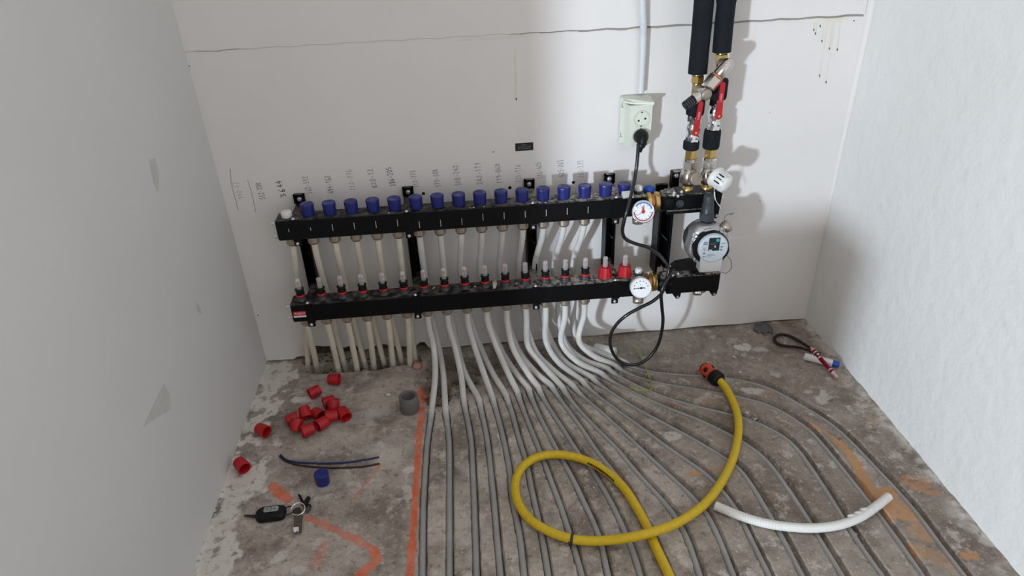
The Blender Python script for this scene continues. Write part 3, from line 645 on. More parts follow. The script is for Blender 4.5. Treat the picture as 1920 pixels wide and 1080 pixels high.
# air vents, drain cocks, unions, blue hand wheel
for root, y, z1, z0, gx in ((um, UY, UZ1, UZ0, P(1197, 361, UO)[0]), (lm, LY, LZ1, LZ0, P(1197, 514, LO)[0])):
    part('vent_base', MB().hex((gx, y, z1), (gx, y, z1+.007), .013), 'dgrey', root)
    part('air_vent', MB().lathe([(.0092, .006), (.0095, .014), (.0075, .0185), (.004, .019)], (gx, y, z1), seg=14), 'white', root, 'white air vent cap')
    d = _n((-.1, -.62, -.78)); o = np.array([gx-.002, y-.012, z0+.012])
    part('drain_cock', MB().lathe([(.010, 0), (.010, .016), (.0135, .017), (.0135, .033), (.011, .035), (.0045, .0352)], o, d, 18), 'nickel2', root, 'knurled nickel drain cock')
    zc = (z0+z1)/2
    part('union_collar', MB().lathe([(.019, 0), (.019, .006)], (XE1, y, zc), (1, 0, 0), 24), 'black', root)
    part('union_nut', MB().lathe([(.0235, 0), (.0245, .002), (.0245, .009), (.0205, .011)], (XE1+.006, y, zc), (1, 0, 0), 8, False), 'brass', root)
    part('union_gasket', MB().lathe([(.0195, 0), (.0195, .008)], (XE1+.017, y, zc), (1, 0, 0), 24), 'copper', root)
    part('union_ring', MB().lathe([(.0195, 0), (.0235, .001), (.0245, .003), (.0245, .007), (.0235, .010), (.0235, .0135), (.019, .0145)], (XE1+.023, y, zc), (1, 0, 0), 28), 'brass', root)
part('hand_wheel', MB().ball(P(1217, 357, .05), .0155, 18, 10, (1, 1, .85)), 'blue2', um, 'bright blue round cap behind the brass nut')

# ------------------------------------------------------------------ wall brackets
def bracket(px, py, ear, label):
    x = P(px, py, .03)[0]; root = thing('wall_bracket', (x, YW, LZ0-.02), label, 'bracket', 'black wall brackets of the manifold')
    z0, z1 = LZ0+.005, UZ1+.026
    ch = MB().box((x-.0125, YW-.006, z0), (x+.0125, YW-.0005, z1), .001); ch.box((x-.0125, YW-.046, z0), (x-.0095, YW-.006, UZ0+.0), .0008); ch.box((x+.0095, YW-.046, z0), (x+.0125, YW-.006, UZ0), .0008)
    part('rail', ch, 'black', root)
    ez = UZ1+.012
    part('ear_frame', MB().box((x-.013, YW-.012, ez-.008), (x-.009, YW-.006, ez+.014)).box((x+.009, YW-.012, ez-.008), (x+.013, YW-.006, ez+.014)).box((x-.013, YW-.012, ez+.0105), (x+.013, YW-.006, ez+.014)), 'black', root)
    part('bolt', MB().lathe([(.0066, 0), (.0062, .003), (.003, .0045)], (x, YW-.006, ez+.001), (0, -1, 0), 14), 'steel', root)
    for nm_, y, a, b in (('upper_clamp', UY, UZ0, UZ1), ('lower_clamp', LY, LZ0, LZ1)):
        t = .0014; w = .010
        m_ = MB().box((x-w, y-HD-t, a-t), (x+w, y-HD, b+t)).box((x-w, y-HD, b), (x+w, YW-.008, b+t)).box((x-w, y-HD, a-t), (x+w, YW-.008, a))
        m_.box((x-w, y-HD-t, a-.016), (x+w*.7, y-HD+.004, a-t), .0015)
        cl = part(nm_, m_, 'black', root)
        part('screw', MB().lathe([(.0042, 0), (.0038, .002), (.002, .003)], (x-.002, y-HD-t, a-.009), (0, -1, 0), 10), 'steel', cl)
        part('screw', MB().lathe([(.0042, 0), (.0036, .002), (.002, .003)], (x-.002, y-HD+.003, b+t), (0, -.5, .86), 10), 'steel', cl)
    part('brace', MB().prism([(x-.0095, YW-.007, .335), (x+.0095, YW-.03, .318), (x+.0095, YW-.007, .318)], (0, 0, .006)), 'dgrey', root)
    return root
for px, py, nm_ in [(577, 470, 'leftmost black steel wall bracket holding both manifold bars'), (775, 455, 'second black wall bracket from the left between the manifold bars'), (996, 445, 'middle black wall bracket between the manifold bars'),
                    (1142, 440, 'black wall bracket left of the round dial gauges')]: bracket(px, py, None, nm_)

# ------------------------------------------------------------------ heating pipes
ORD = ['first', 'second', 'third', 'fourth', 'fifth', 'sixth', 'seventh', 'eighth', 'ninth', 'tenth', 'eleventh', 'twelfth', 'thirteenth', 'fourteenth', 'fifteenth']
PR = .0078
def hermite(p0, m0, p1, m1, n):
    t = np.linspace(0, 1, n)[:, None]; return (2*t**3-3*t**2+1)*p0+(t**3-2*t**2+t)*m0+(-2*t**3+3*t**2)*p1+(t**3-t**2)*m1
WAY = [((813,650),(816,700)), ((823,650),(831,700)), ((853,650),(864,700)), ((858,650),(872,700)), ((890,650),(907,700)), ((901,650),(924,700)), ((931,650),(953,700)), ((937,650),(968,700)), ((961,650),(990,700)), ((969,650),(1005,699)),
       ((991,651),(1020,688)), ((1002,655),(1035,692)), ((1024,641),(1045,677)), ((1034,641),(1062,680)), ((1053,643),(1080,676)), ((1060,641),(1092,673)), ((1086,640),(1111,666)), ((1081,637),(1126,662))]
def pipe(path, m, label, base, rad=PR):
    return solo('heating_pipe', MB().tube(path, rad, 12), m, base, label, 'pipe', 'plastic heating pipes under the manifold')
left_front = [(594,694),(635,700),(670,700),(701,693),(737,691),(769,692)]; left_back = [(576,691),(648,690),(687,688),(722,684),(755,681),(779,683)]
for i in range(15):
    nl = np.array([xi(i), LY, LZ0-.0225]); nu = np.array([xi(i), UY, UZ0-.0225])
    up_lab = f'heating pipe from the {ORD[i]} nut, counted from left, under the upper black bar'; lo_lab = f'heating pipe from the {ORD[i]} nut, counted from left, under the lower black bar'
    shift = -.018 if i == 0 else (-.005 if i < 6 else (-.001 if i < 8 else (-.010 if i < 12 else -.018)))
    mid = np.array([xi(i)+shift, YW-.036, .262]); low = np.array([xi(i)+shift*.9+.003, YW-.030, .178])
    if i < 6:
        f = F(*left_front[i], -.012); e = f+np.array([0, .0, -.02]); m1 = np.array([0, -.05, -.12])
        path = np.vstack([[nl+(0, 0, .014)], hermite(nl, np.array([0, 0, -.10]), e, m1, 22)]); pipe(path, 'pipeb', 'beige plastic '+lo_lab, f)
        f2 = F(*left_back[i], -.012); e2 = f2+np.array([0, 0, -.02])
        path = np.vstack([[nu+(0, 0, .014)], smooth_path([nu, nu+(shift*.2, .004, -.03), mid, low, (low+e2)/2+np.array([0, -.004, 0]), e2], 7)]); pipe(path, 'pipeb', 'beige plastic '+up_lab, f2)
    else:
        for q, (st_, is_low) in enumerate(((nl, True), (nu, False))):
            R = ROUTES[(i-6)*2+q]; T = np.array([R[0][0], R[0][1], .004]); gdir = _n(np.append(R[4]-R[0], -.18*np.linalg.norm(R[4]-R[0])))
            k_ = (i-6)*2+q; (ua, va), (ub, vb) = WAY[k_]; za, zb = ((.075, .036) if is_low else (.045, .022)) if k_ < 10 else ((.062, .030) if is_low else (.042, .018))
            w1, w2 = F(ua, va, za), F(ub, vb, zb); far = R[0]+(R[1]-R[0])*.2
            if is_low: cp = [nl, nl-(0, 0, .035), w1, w2]
            else: cp = [nu, nu+(shift*.2, .004, -.03), mid, low, w1, w2]
            cp = cp+[T, np.array([R[6][0], R[6][1], -.002])]
            path = np.vstack([[st_+(0, 0, .014)], smooth_path(cp, 8)[:-8]])
            s = np.concatenate([[0], np.cumsum(np.linalg.norm(np.diff(R, axis=0), axis=1))]); z = GZ+(.004-GZ)*np.exp(-(s/.035)**1.0*1.6)
            Tn = np.gradient(R, axis=0); Tn /= np.linalg.norm(Tn, axis=1)[:, None]; side = np.column_stack([Tn[:, 1], -Tn[:, 0]])      # to the right of travel
            g = np.column_stack([R+side*((HW[k_]-.0072)*1.0*(1-np.exp(-s/.05)))[:, None], z]); n0 = len(path)-1; path = np.vstack([path[:-1], g])
            rad = np.concatenate([np.full(n0, PR), .0067+(PR-.0067)*np.exp(-s/.04)])
            pipe(path, 'pipe', 'milky plastic '+(lo_lab if is_low else up_lab), np.array([T[0], T[1], 0.]), rad)
# ------------------------------------------------------------------ gauges
def gauge(name, c, nrm, r, root_label, temp, bary, barz):
    c = np.array(c); n = _n(nrm); root = thing(name, c-n*.03, root_label, 'gauge')
    part('case', MB().lathe([(r*.75, -.030), (r, -.026), (r*1.02, -.002), (r*.97, .0015), (r*.90, .0015), (r*.90, 0)], c, n, 36), 'chrome' if temp else 'white', root)
    part('stem', MB().cyl(c-n*.030, np.array([c[0]-.004, bary, barz]), .008, seg=14), 'nickel2', root)
    dl = part('dial', MB().lathe([(r*.91, 0), (r*.91, .0006)], c, n, 36), 'dial', root)
    upv = np.array([0, 0, 1.]); rt = _n(np.cross(upv, -n)) * 1.0; rt = -rt if rt[0] < 0 else rt; u = _n(upv-n*np.dot(upv, n)); tilt = math.radians(-6 if temp else 4)
    rt, u = rt*math.cos(tilt)+u*math.sin(tilt), u*math.cos(tilt)-rt*math.sin(tilt)
    def arc(a0, a1, r0, r1, m, nm_):
        k = 16; v = []; f = []
        for j in range(k+1):
            a = math.radians(a0+(a1-a0)*j/k); d = rt*math.cos(a)+u*math.sin(a); v += [c+d*r0+n*.0010, c+d*r1+n*.0010]
        f = [(2*j, 2*j+2, 2*j+3, 2*j+1) for j in range(k)]; part(nm_, MB().add(v, f), m, dl)
    def needle(a, L0, L1, w, m, nm_, h=.002):
        a = math.radians(a); d = rt*math.cos(a)+u*math.sin(a); e = np.cross(n, d)*w; part(nm_, MB().add([c-d*L0-e+n*h, c+d*L1-e*.4+n*h, c+d*L1+e*.4+n*h, c-d*L0+e+n*h], [(0, 1, 2, 3)]), m, root)
    if temp:
        arc(25, 150, r*.74, r*.86, 'dialblue', 'blue_scale'); arc(-172, 5, r*.74, r*.84, 'dialred', 'red_scale')
        needle(92, .004, r*.62, .0016, 'label_red', 'red_needle'); needle(112, .004, r*.5, .0012, 'label_red', 'red_needle'); needle(218, .001, r*.66, .0007, 'ptext', 'grey_needle')
        part('needle_hub', MB().lathe([(.0042, .001), (.0038, .003)], c, n, 14), 'label_red', root)
        for a in (30, 60, 120, 150, 0, -30, -60, -90, -120, -150, 180): arc(a-2.5, a+2.5, r*.60, r*.69, 'ptext', 'scale_tick')
    else:
        for a in (185, 155, 125, 95, 68, 40, 14): arc(a-4, a+4, r*.62, r*.74, 'ptext', 'scale_mark')
        arc(95, 101, r*.28, r*.40, 'ptext', 'scale_mark')
        needle(178, r*.38, r*.70, .0010, 'dark', 'needle'); part('needle_hub', MB().lathe([(.0026, .001), (.0024, .003)], c, n, 12), 'dark', root)
    return root
gauge('temperature_gauge', P(1206, 397, .15), (-.16, -1, .42), .0262, 'chrome rimmed dial gauge with blue and red scales before the upper bar', True, UY-HD, .44)
gauge('pressure_gauge', P(1202, 540, .175), (-.12, -1, .35), .0252, 'white dial gauge with a black needle before the lower bar', False, LY-HD, .235)

# ------------------------------------------------------------------ mixing block right of the bars
bx0, bx1 = .474, .628
blk = thing('mixing_block', (bx0, YW, LZ0), 'black boxy pump connection block on the wall right of the brass nuts', 'mixing block')
m_ = MB().box((.489, UY-HD+.003, UZ0+.004), (.612, UY+HD, UZ1-.003), .003); m_.box((.489, UY-HD-.002, UZ1-.010), (.606, UY-HD+.006, UZ1-.002), .001); m_.box((.489, UY-HD-.002, UZ0), (.606, UY-HD+.006, UZ0+.009), .001)
part('upper_body', m_, 'black', blk)
part('top_tray', MB().box((.515, UY-.020, UZ1-.003), (.606, UY+.022, UZ1+.0002)), 'dgrey', blk)
part('inlet_flange', MB().lathe([(.021, 0), (.023, .003), (.026, .006), (.026, .030), (.022, .034)], (bx0, UY, (UZ0+UZ1)/2), (1, 0, 0), 20), 'black', blk)
part('inlet_flange', MB().lathe([(.021, 0), (.023, .003), (.026, .006), (.026, .034), (.022, .040)], (bx0, LY, (LZ0+LZ1)/2), (1, 0, 0), 20), 'black', blk)
part('round_boss', MB().lathe([(.0095, 0), (.0095, .003), (.007, .0035), (.0065, .001)], (.520, UY-HD+.003, .436), (0, -1, 0), 18), 'dgrey', blk)
for k, (u, v) in enumerate([(1264,362),(1271,368),(1278,360),(1263,366)]): part('screw', MB().lathe([(.004, 0), (.003, .003)], P(u, v, UO+.026), (-.2, -.7, .6), 10), 'steel', blk)
part('end_bracket', MB().prism([(.606, UY-HD-.003, UZ1+.002), (.606, UY-HD-.003, UZ0-.016), (.611, UY-HD-.003, UZ0-.019), (.616, UY-HD-.003, UZ0-.016), (.620, UY-HD-.003, UZ1+.002)], (0, .02, 0)), 'black', blk)
part('screw', MB().lathe([(.0042, 0), (.003, .003)], (.612, UY-HD-.003, UZ0-.011), (0, -1, 0), 10), 'steel', blk)
part('brass_stub', MB().cyl((.616, UY+.004, .445), (.630, UY+.004, .443), .009, seg=14), 'brass', blk)
m_ = MB().box((.496, LY-HD, LZ0-.002), (.632, LY+HD, LZ1), .003); part('lower_body', m_, 'black', blk)
for x in (.527, .622): part('foot_lug', MB().prism([(x-.016, LY-HD+.002, LZ0), (x-.004, LY-HD+.002, LZ0-.017), (x+.003, LY-HD+.002, LZ0-.018), (x+.007, LY-HD+.002, LZ0-.012), (x+.008, LY-HD+.002, LZ0)], (0, .012, 0)), 'black', blk); part('screw', MB().lathe([(.0038, 0), (.003, .003)], (x, LY-HD+.002, LZ0-.012), (0, -1, 0), 10), 'steel', blk)
part('drain_valve', MB().lathe([(.008, 0), (.0135, .004), (.0135, .016), (.010, .020), (.004, .021)], (.583, LY-.004, LZ0), (-.15, -.5, -.85), 18), 'nickel', blk)
part('drain_valve', MB().lathe([(.009, 0), (.011, .004), (.011, .018), (.008, .020)], (.596, LY+.004, LZ0+.002), (.1, -.2, -.95), 16), 'nickel2', blk)
part('rail', MB().box((.486, YW-.010, .215), (.515, YW-.001, UZ1-.01), .001).box((.486, YW-.052, .215), (.492, YW-.010, UZ0), .001).box((.512, YW-.066, .225), (.518, YW-.010, UZ0), .001), 'black', blk)
part('brace', MB().prism([(.492, YW-.02, .330), (.512, YW-.05, .312), (.512, YW-.02, .312)], (0, 0, .005)), 'dgrey', blk)
eb = P(1268, 331, .016); ex = eb[0]; ez = eb[2]
part('wall_ear', MB().box((ex-.0115, YW-.008, UZ1-.02), (ex+.0115, YW-.0005, ez+.013), .001).box((ex-.0115, YW-.020, UZ1-.02), (ex-.008, YW-.008, ez+.013), .001).box((ex-.0115, YW-.020, ez+.010), (ex+.0115, YW-.008, ez+.013), .001), 'black', blk)
part('bolt', MB().lathe([(.0068, 0), (.0062, .003), (.003, .0045)], (ex+.001, YW-.008, ez), (0, -1, 0), 14), 'steel', blk)
# black lever arm from the cable clamp to the pump
part('cable_arm', MB().prism([P(1255,504,.13), P(1268,494,.13), P(1300,488,.13), P(1312,488,.13), P(1312,505,.13), P(1268,509,.13)], (0, .016, 0)), 'blackp', blk)
for u, v in [(1255,499),(1260,508),(1271,513),(1261,516)]: part('screw', MB().lathe([(.0034, 0), (.0026, .003)], P(u, v, .134), (0, -1, .3), 10), 'steel', blk)
part('right_screw', MB().lathe([(.005, 0), (.005, .008)], (.632, LY+.0, .243), (1, 0, 0), 10), 'nickel2', blk)

# ------------------------------------------------------------------ circulation pump
pc = np.array([.577, YW-.143, .353])
pump = thing('circulation_pump', (pc[0], pc[1], .255), 'silver circulation pump with round grey face panel and dark display', 'pump')
# volute: lobed cast housing
def lobed(c, ax, r, n, amp, prof, seg=48):
    a = _n(ax); h = np.array([1., 0, 0]); u = _n(h-a*np.dot(h, a)); w = np.cross(a, u); v = []; f = []
    for s, z in prof:
        for k in range(seg):
            t = 2*math.pi*k/seg; q = (r*(1+amp*math.cos(n*(t-.6))))*s; v.append(np.array(c)+a*z+(u*math.cos(t)+w*math.sin(t))*q)
    for i in range(len(prof)-1):
        for k in range(seg): f.append((i*seg+k, i*seg+(k+1) % seg, (i+1)*seg+(k+1) % seg, (i+1)*seg+k))
    m = MB().add(v, f, True); m.add(v[-seg:], [tuple(range(seg))]); m.add(v[:seg][::-1], [tuple(range(seg))]); return m
part('housing', lobed(pc, (0, -1, 0), .0500, 4, .07, [(.7, -.028), (.95, -.024), (1.0, -.010), (1.0, .012), (.93, .020), (.80, .022)]), 'cast', pump, 'silver cast metal housing')
part('housing_back', MB().lathe([(.030, -.055), (.046, -.034), (.049, -.02), (.049, -.008)], pc, (0, -1, 0), 32), 'dgrey', pump)
for a in (45, 135, 225, 315):
    t = math.radians(a+8); d = np.array([math.cos(t), 0, math.sin(t)]); part('bolt', MB().lathe([(.0062, .012), (.0062, .0235), (.0045, .024), (.003, .021)], pc+d*.0455, (0, -1, 0), 14), 'steel', pump)
part('rib', MB().tube([pc+np.array([math.cos(t)*.040, -.022, math.sin(t)*.040]) for t in np.linspace(math.radians(150), math.radians(205), 8)], .004, 8), 'cast', pump)
part('rib', MB().tube([pc+np.array([math.cos(t)*.041, -.022, math.sin(t)*.041]) for t in np.linspace(math.radians(70), math.radians(112), 8)], .005, 8), 'cast', pump)
part('motor_can', lobed(pc, (0, -1, 0), .0415, 8, .02, [(1.0, .018), (1.02, .026), (1.0, .044), (.95, .049)]), 'blackp', pump, 'black motor ring')
fc = np.array([.575, YW-.2, .362]); fr = .0355
face = part('face_panel', MB().lathe([(fr, -.010), (fr, -.002), (fr*.96, 0), (fr*.90, .0012)], fc, (0, -1, .05), 40), 'pumpface', pump, 'grey round face panel')
part('connection_box', MB().box((fc[0]-.0265, fc[1]+.002, .2975), (fc[0]+.0275, fc[1]+.030, .350), .003), 'pumpbox', pump, 'light grey box under the face')
ny_ = np.array([0, -1, .05]); ny_ = _n(ny_)
def onface(x0, x1, z0, z1, h, m, nm_, rot=-.03):
    ca, sa = math.cos(rot), math.sin(rot); upf = _n(np.array([0, .05, 1.])); q = []
    for x, z in ((x0, z0), (x1, z0), (x1, z1), (x0, z1)): q.append(fc+np.array([1, 0, 0])*(x*ca-z*sa)+upf*(x*sa+z*ca)+ny_*.0012)
    return part(nm_, MB().prism(q, ny_*h), m, face)
onface(-.0135, .0125, -.004, .0285, .0008, 'screen', 'display')
onface(-.0120, -.0040, -.0030, -.0012, .0012, 'printw', 'display_bar'); onface(-.010, .003, .012, .0125, .0012, 'ptext', 'display_line'); onface(-.010, .006, .0155, .016, .0012, 'ptext', 'display_line'); onface(.0005, .0035, .0045, .0085, .0012, 'printw', 'display_icon')
part('button', MB().lathe([(.0042, 0), (.0040, .0018), (.003, .0022)], fc+np.array([.0072, -.0012, .0225]), ny_, 16), 'teal', face, 'teal round button')
for x0, x1, z0, z1 in [(-.026, -.016, .016, .0185), (-.0265, -.016, .0115, .0145), (-.026, -.018, .003, .004), (-.026, -.018, 0, .001), (-.025, -.018, -.003, -.002), (-.0245, -.019, -.0125, -.008), (-.0235, -.019, -.020, -.017), (-.014, .0, -.0135, -.0125), (-.014, .006, -.0165, -.0155), (.016, .027, .013, .0145), (.0155, .0215, .003, .0065), (.0145, .0205, -.0045, -.0005), (-.016, -.004, -.020, -.0188)]:
    onface(x0, x1, z0, z1, .0003, 'ptext', 'print_mark')
ux_ = pc[0]; uy_ = YW-.130
part('upper_union_pipe', MB().lathe([(.0140, 0), (.0140, .026), (.0125, .027), (.0125, .046), (.0105, .049), (.004, .0495)], (ux_, uy_, .419), (0, 0, 1), 22), 'dgrey', pump, 'dark grey plastic union pipe')
part('upper_union_nut', MB().hex((ux_, uy_, .404), (ux_, uy_, .423), .0185, .3), 'dgrey', pump)
part('neck', MB().cyl((ux_, uy_, .375), (ux_, uy_, .406), .0135), 'blackp', pump)
part('lower_neck', MB().lathe([(.0135, 0), (.018, .008), (.018, .020), (.014, .035)], (pc[0]-.002, YW-.112, .262), (0, 0, 1), 18), 'blackp', pump)
part('lower_nut', MB().hex((pc[0]-.002, YW-.112, .252), (pc[0]-.002, YW-.112, .272), .0195, .2), 'blackp', pump)
part('vent_plug', MB().lathe([(.012, 0), (.0145, .006), (.0145, .016), (.011, .020)], pc+np.array([.034, -.006, .034]), (.75, -.25, .55), 18), 'nickel2', pump)
pt = smooth_path([P(1362,478,.165), P(1371,490,.165), P(1370,505,.165), P(1362,512,.17), P(1354,511,.18)], 8); part('sensor_wire', MB().tube(pt, .0009, 6), 'ptext', pump)
pt = smooth_path([P(1340,360,.14), P(1342,375,.14), P(1350,388,.135), P(1352,392,.13)], 6); part('seal_wire', MB().tube(pt, .0007, 6), 'printw', pump)
pt = smooth_path([P(1368,403,.02), P(1376,400,.03), P(1360,405,.06), P(1357,425,.10)], 6); part('capillary', MB().tube(pt, .0007, 6), 'print', pump)

# ------------------------------------------------------------------ insulated pipes and valve stacks
SL, SR, SY = .5415, .5900, YW-.075
def vz(u, v, off=.075): return P(u, v, off)[2]
LTX, RTX = P(1320, 0, .075)[0], .5835
for nm_, x, xt, zb, r, lab in (('insulated_pipe', SL-.003, LTX, vz(1308,137), .0208, 'left black foam insulated riser pipe, reaching lower'), ('insulated_pipe', SR-.003, RTX+.001, vz(1353,97), .0200, 'right black foam insulated riser pipe, ending higher')):
    root = thing(nm_, (x, SY, zb), lab, 'insulated pipe', 'risers')
    d = np.array([xt-x, 0, .885-zb]); d = d/d[2]; z = np.linspace(zb, 1.55, 26); pth = [np.array([x, SY, zb])+d*(q-zb)+np.array([random.uniform(-.0004, .0004), 0, 0]) for q in z]
    part('foam_sleeve', MB().tube(pth, [r*(1+random.uniform(-.012, .012)) for _ in z], 22), 'foam', root)
    if x > .56:
        k = np.array([x, SY, zb])+d*.1; part('sleeve_joint', MB().tube([k+d*(.012*j/3) for j in range(4)], [r*1.02, r*1.05, r*1.05, r*1.02], 22), 'foam', root)
    part('copper_end', MB().cyl(np.array([x, SY, zb-.004]), np.array([x, SY, zb+.01]), .0115), 'brass', root)
def ring(x, z0, z1, r, name, m, root, hexa=False, rot=.3, lean=0.):
    mb_ = MB().hex((x, SY, z0), (x+lean, SY, z1), r, rot) if hexa else MB().lathe([(r*.93, 0), (r, (z1-z0)*.12), (r, (z1-z0)*.88), (r*.93, z1-z0)], (x, SY, z0), (lean, 0, z1-z0), 22)
    return part(name, mb_, m, root)
def valve(x, zt, zb_, ztop_foam, zbot_foam, hp, hq, lab, lab_foam_thick):
    root = thing('ball_valve', (x, SY, zb_), lab, 'valve', 'ball valves under the risers')
    h = zt-zb_
    part('body', MB().lathe([(.0135, 0), (.0145, .002), (.0145, h*.22), (.0115, h*.28), (.0150, h*.40), (.0155, h*.5), (.0150, h*.60), (.0115, h*.72), (.0145, h*.78), (.0145, h-.002), (.0135, h)], (x, SY, zb_), seg=22), 'chrome', root)
    part('hex_end', MB().hex((x, SY, zb_), (x, SY, zb_+h*.24), .0165, .1), 'chrome', root); part('hex_end', MB().hex((x, SY, zt-h*.24), (x, SY, zt), .0165, .1), 'chrome', root)
    for zz in (zb_+h*.18, zt-h*.16):
        for q in (-.007, .006): part('port_hole', MB().lathe([(.0028, 0), (.0026, .0008)], (x+q, SY-.0152, zz), (0, -1, 0), 10), 'ptext', root)
    part('spindle', MB().cyl((hp[0], SY-.012, hp[2]), (hp[0], hp[1]+.001, hp[2]), .006), 'chrome', root)
    hp = np.array(hp); hq = np.array(hq); d = _n(hq-hp); e = _n(np.cross(d, [0, 1, 0])); L = np.linalg.norm(hq-hp); y = np.array([0, -.0032, 0]); ms = MB()
    pts = []
    for t in np.linspace(math.radians(55), math.radians(305), 12): pts.append(hp+(d*math.cos(t)+e*math.sin(t))*.0082)
    pts += [hp+d*L*.22-e*.0066+e*.0, hp+d*L*.5-e*.0050, hp+d*L-e*.0050, hp+d*(L+.003), hp+d*L+e*.0050, hp+d*L*.5+e*.0052, hp+d*L*.22+e*.0066]
    if np.dot(np.cross(pts[1]-pts[0], pts[2]-pts[1]), y) < 0: pts = pts[::-1]
    hd = part('handle', ms.prism(pts, y), 'red', root, 'red lever handle')
    part('handle_rim', MB().box((0, 0, 0), (0, 0, 0)) if False else MB().tube([hp+d*L*.25-e*.0048+y*1.05, hp+d*L*.97-e*.0048+y*1.05], .0007, 6), 'red', hd)
    part('handle_screw', MB().lathe([(.0034, 0), (.0030, .002)], hp+y, (0, -1, 0), 12), 'brass', hd)
    place_text('lettering', text_mesh('CABRE', .0062, 'printp', 'lettering'), hp+d*L*.56+y*1.08, d, -e if (-e)[0] < 0 else e, hd)
    return root
lv = valve(SL, vz(1304,215), vz(1300,266), 0, 0, P(1304,248,.100), P(1314,191,.104), 'left ball valve with red lever, set lower', 0)
rv = valve(SR-.001, vz(1342,184), vz(1337,243), 0, 0, P(1347,217,.100), P(1355,155,.104), 'right ball valve with red lever, set higher', 0)
ring(SL, vz(1306,214), vz(1310,184), .0205, 'foam_collar', 'foam', lv); ring(SL-.001, vz(1295,279), vz(1297,264), .0185, 'foam_ring', 'foam', lv)
ring(SR, vz(1344,185), vz(1348,148), .0200, 'foam_collar', 'foam', rv); ring(SR-.002, vz(1335,277), vz(1337,243), .0195, 'foam_ring', 'foam', rv)
for root, x, zt in ((lv, SL-.002, vz(1308,140)), (rv, SR-.002, vz(1353,100))):
    ring(x, zt-.018, zt, .0145, 'brass_nut', 'brass', root, True); part('nipple', MB().cyl((x, SY, zt-.055), (x, SY, zt-.016), .0105), 'brass', root)
# angle valves above the block
def angle_valve(x, ztop, lab):
    root = thing('angle_valve', (x, SY, UZ1), lab, 'valve', 'nickel angle valves on the mixing block')
    zb_ = UZ1+.0003
    part('brass_foot', MB().lathe([(.0135, 0), (.0135, .007), (.0105, .009), (.0105, .014)], (x, SY, zb_), seg=18), 'brass', root)
    part('body', MB().lathe([(.012, .011), (.0175, .018), (.0202, .029), (.0202, .040), (.0165, .049), (.0140, .053)], (x, SY, zb_), seg=24), 'nickel', root)
    part('hex_nut', MB().hex((x, SY, zb_+.052), (x, SY, zb_+.074), .0178, .35), 'nickel', root)
    part('washer', MB().cyl((x, SY, zb_+.074), (x, SY, zb_+.079), .0165), 'chrome', root)
    part('brass_union', MB().hex((x, SY, zb_+.079), (x, SY, ztop), .0150, .2), 'brass', root)
    return root
av = angle_valve(SL+.001, vz(1295,279), 'left nickel angle valve with a round screw cap in front'); aw = angle_valve(SR-.001, vz(1335,277), 'right nickel angle valve behind the white thermostat head')
o = np.array([SL+.001, SY, UZ1+.036]); d = _n((.22, -1, .12))
part('cap_neck', MB().cyl(o, o+d*.026, .0125), 'nickel', av); cp_ = part('screw_cap', MB().lathe([(.0150, .020), (.0155, .022), (.0155, .034), (.0140, .0362), (.0132, .0355)], o, d, 24), 'nickel2', av)
# thermostat head
o = np.array([SR-.001, SY, UZ1+.036]); c0 = P(1339, 329, .112); d = _n((.52, -.80, -.30)); c1 = c0+d*.05
th = thing('thermostat_head', o, 'white ribbed thermostat head on the right angle valve', 'thermostat')
part('neck_ring', MB().cyl(o, c0+d*.004, .0115), 'nickel', th)
prof = [(.0150, 0), (.0235, .002), (.0250, .006), (.0250, .010), (.0225, .012), (.0225, .015), (.0215, .032), (.0195, .041), (.014, .045), (.004, .0460)]
part('head', MB().lathe(prof, c0-d*.002, d, 32), 'white', th); part('copper_ring', MB().lathe([(.0125, -.004), (.0140, -.0035), (.0140, .0)], c0, d, 20), 'copper', th)
tc_ = np.array([-.55, -1.2, 1.1]); up_ = _n(tc_-d*np.dot(tc_, d)); sd = np.cross(d, up_)
for k in range(-1, 2):
    t = k*.42+.25; q = up_*math.cos(t)+sd*math.sin(t); a = c0+d*.016+q*.0216; part('slot', MB().prism([a-np.cross(d, q)*.0016, a+np.cross(d, q)*.0016, a+np.cross(d, q)*.0016+d*.015, a-np.cross(d, q)*.0016+d*.015], q*.0009), 'dark', th)
for k in range(10):
    t = k*2*math.pi/10+.3; q = up_*math.cos(t)+sd*math.sin(t); a = c0+d*.015+q*.0218; part('rib', MB().tube([a, a+d*.024], .0010, 6), 'white', th)
part('hanging_wire', MB().tube(smooth_path([P(1340,352,.15), P(1339,366,.15), P(1343,378,.145), P(1351,386,.135)], 6), .0006, 6), 'printw', th)
# diagonal bypass between the risers
byp = thing('bypass_valve', P(1318, 178, .11), 'nickel bypass fitting running diagonally between the two risers', 'valve')
A = P(1361,124,.105); B = P(1319,174,.108); Cc = P(1304,184,.112); E_ = P(1282,202,.118); d = _n(B-A)
part('upper_elbow', MB().lathe([(.009, -.012), (.0125, -.008), (.0135, 0), (.0135, .022), (.0115, .024), (.0115, .030)], A, d, 20), 'nickel', byp)
part('elbow_cap', MB().ball(A-d*.004, .0138, 16, 10), 'nickel', byp)
L = np.linalg.norm(B-A); part('union_nut', MB().hex(A+d*(L*.40), A+d*(L*.78), .0160, .2), 'nickel', byp); part('gasket', MB().cyl(A+d*(L*.36), A+d*(L*.40), .0150), 'copper', byp)
part('side_stub', MB().cyl(A, np.array([SR-.002, SY, A[2]+.006]), .0105), 'nickel2', byp); part('side_stub', MB().cyl(B, np.array([SL-.002, SY, B[2]+.004]), .0105), 'nickel2', byp)
part('tee_body', MB().ball(B, .0150, 18, 12), 'nickel', byp); dd = _n((.25, -1, -.1)); part('front_cap', MB().lathe([(.0125, .004), (.0125, .014), (.0115, .0155), (.004, .016)], B, dd, 20), 'nickel2', byp)
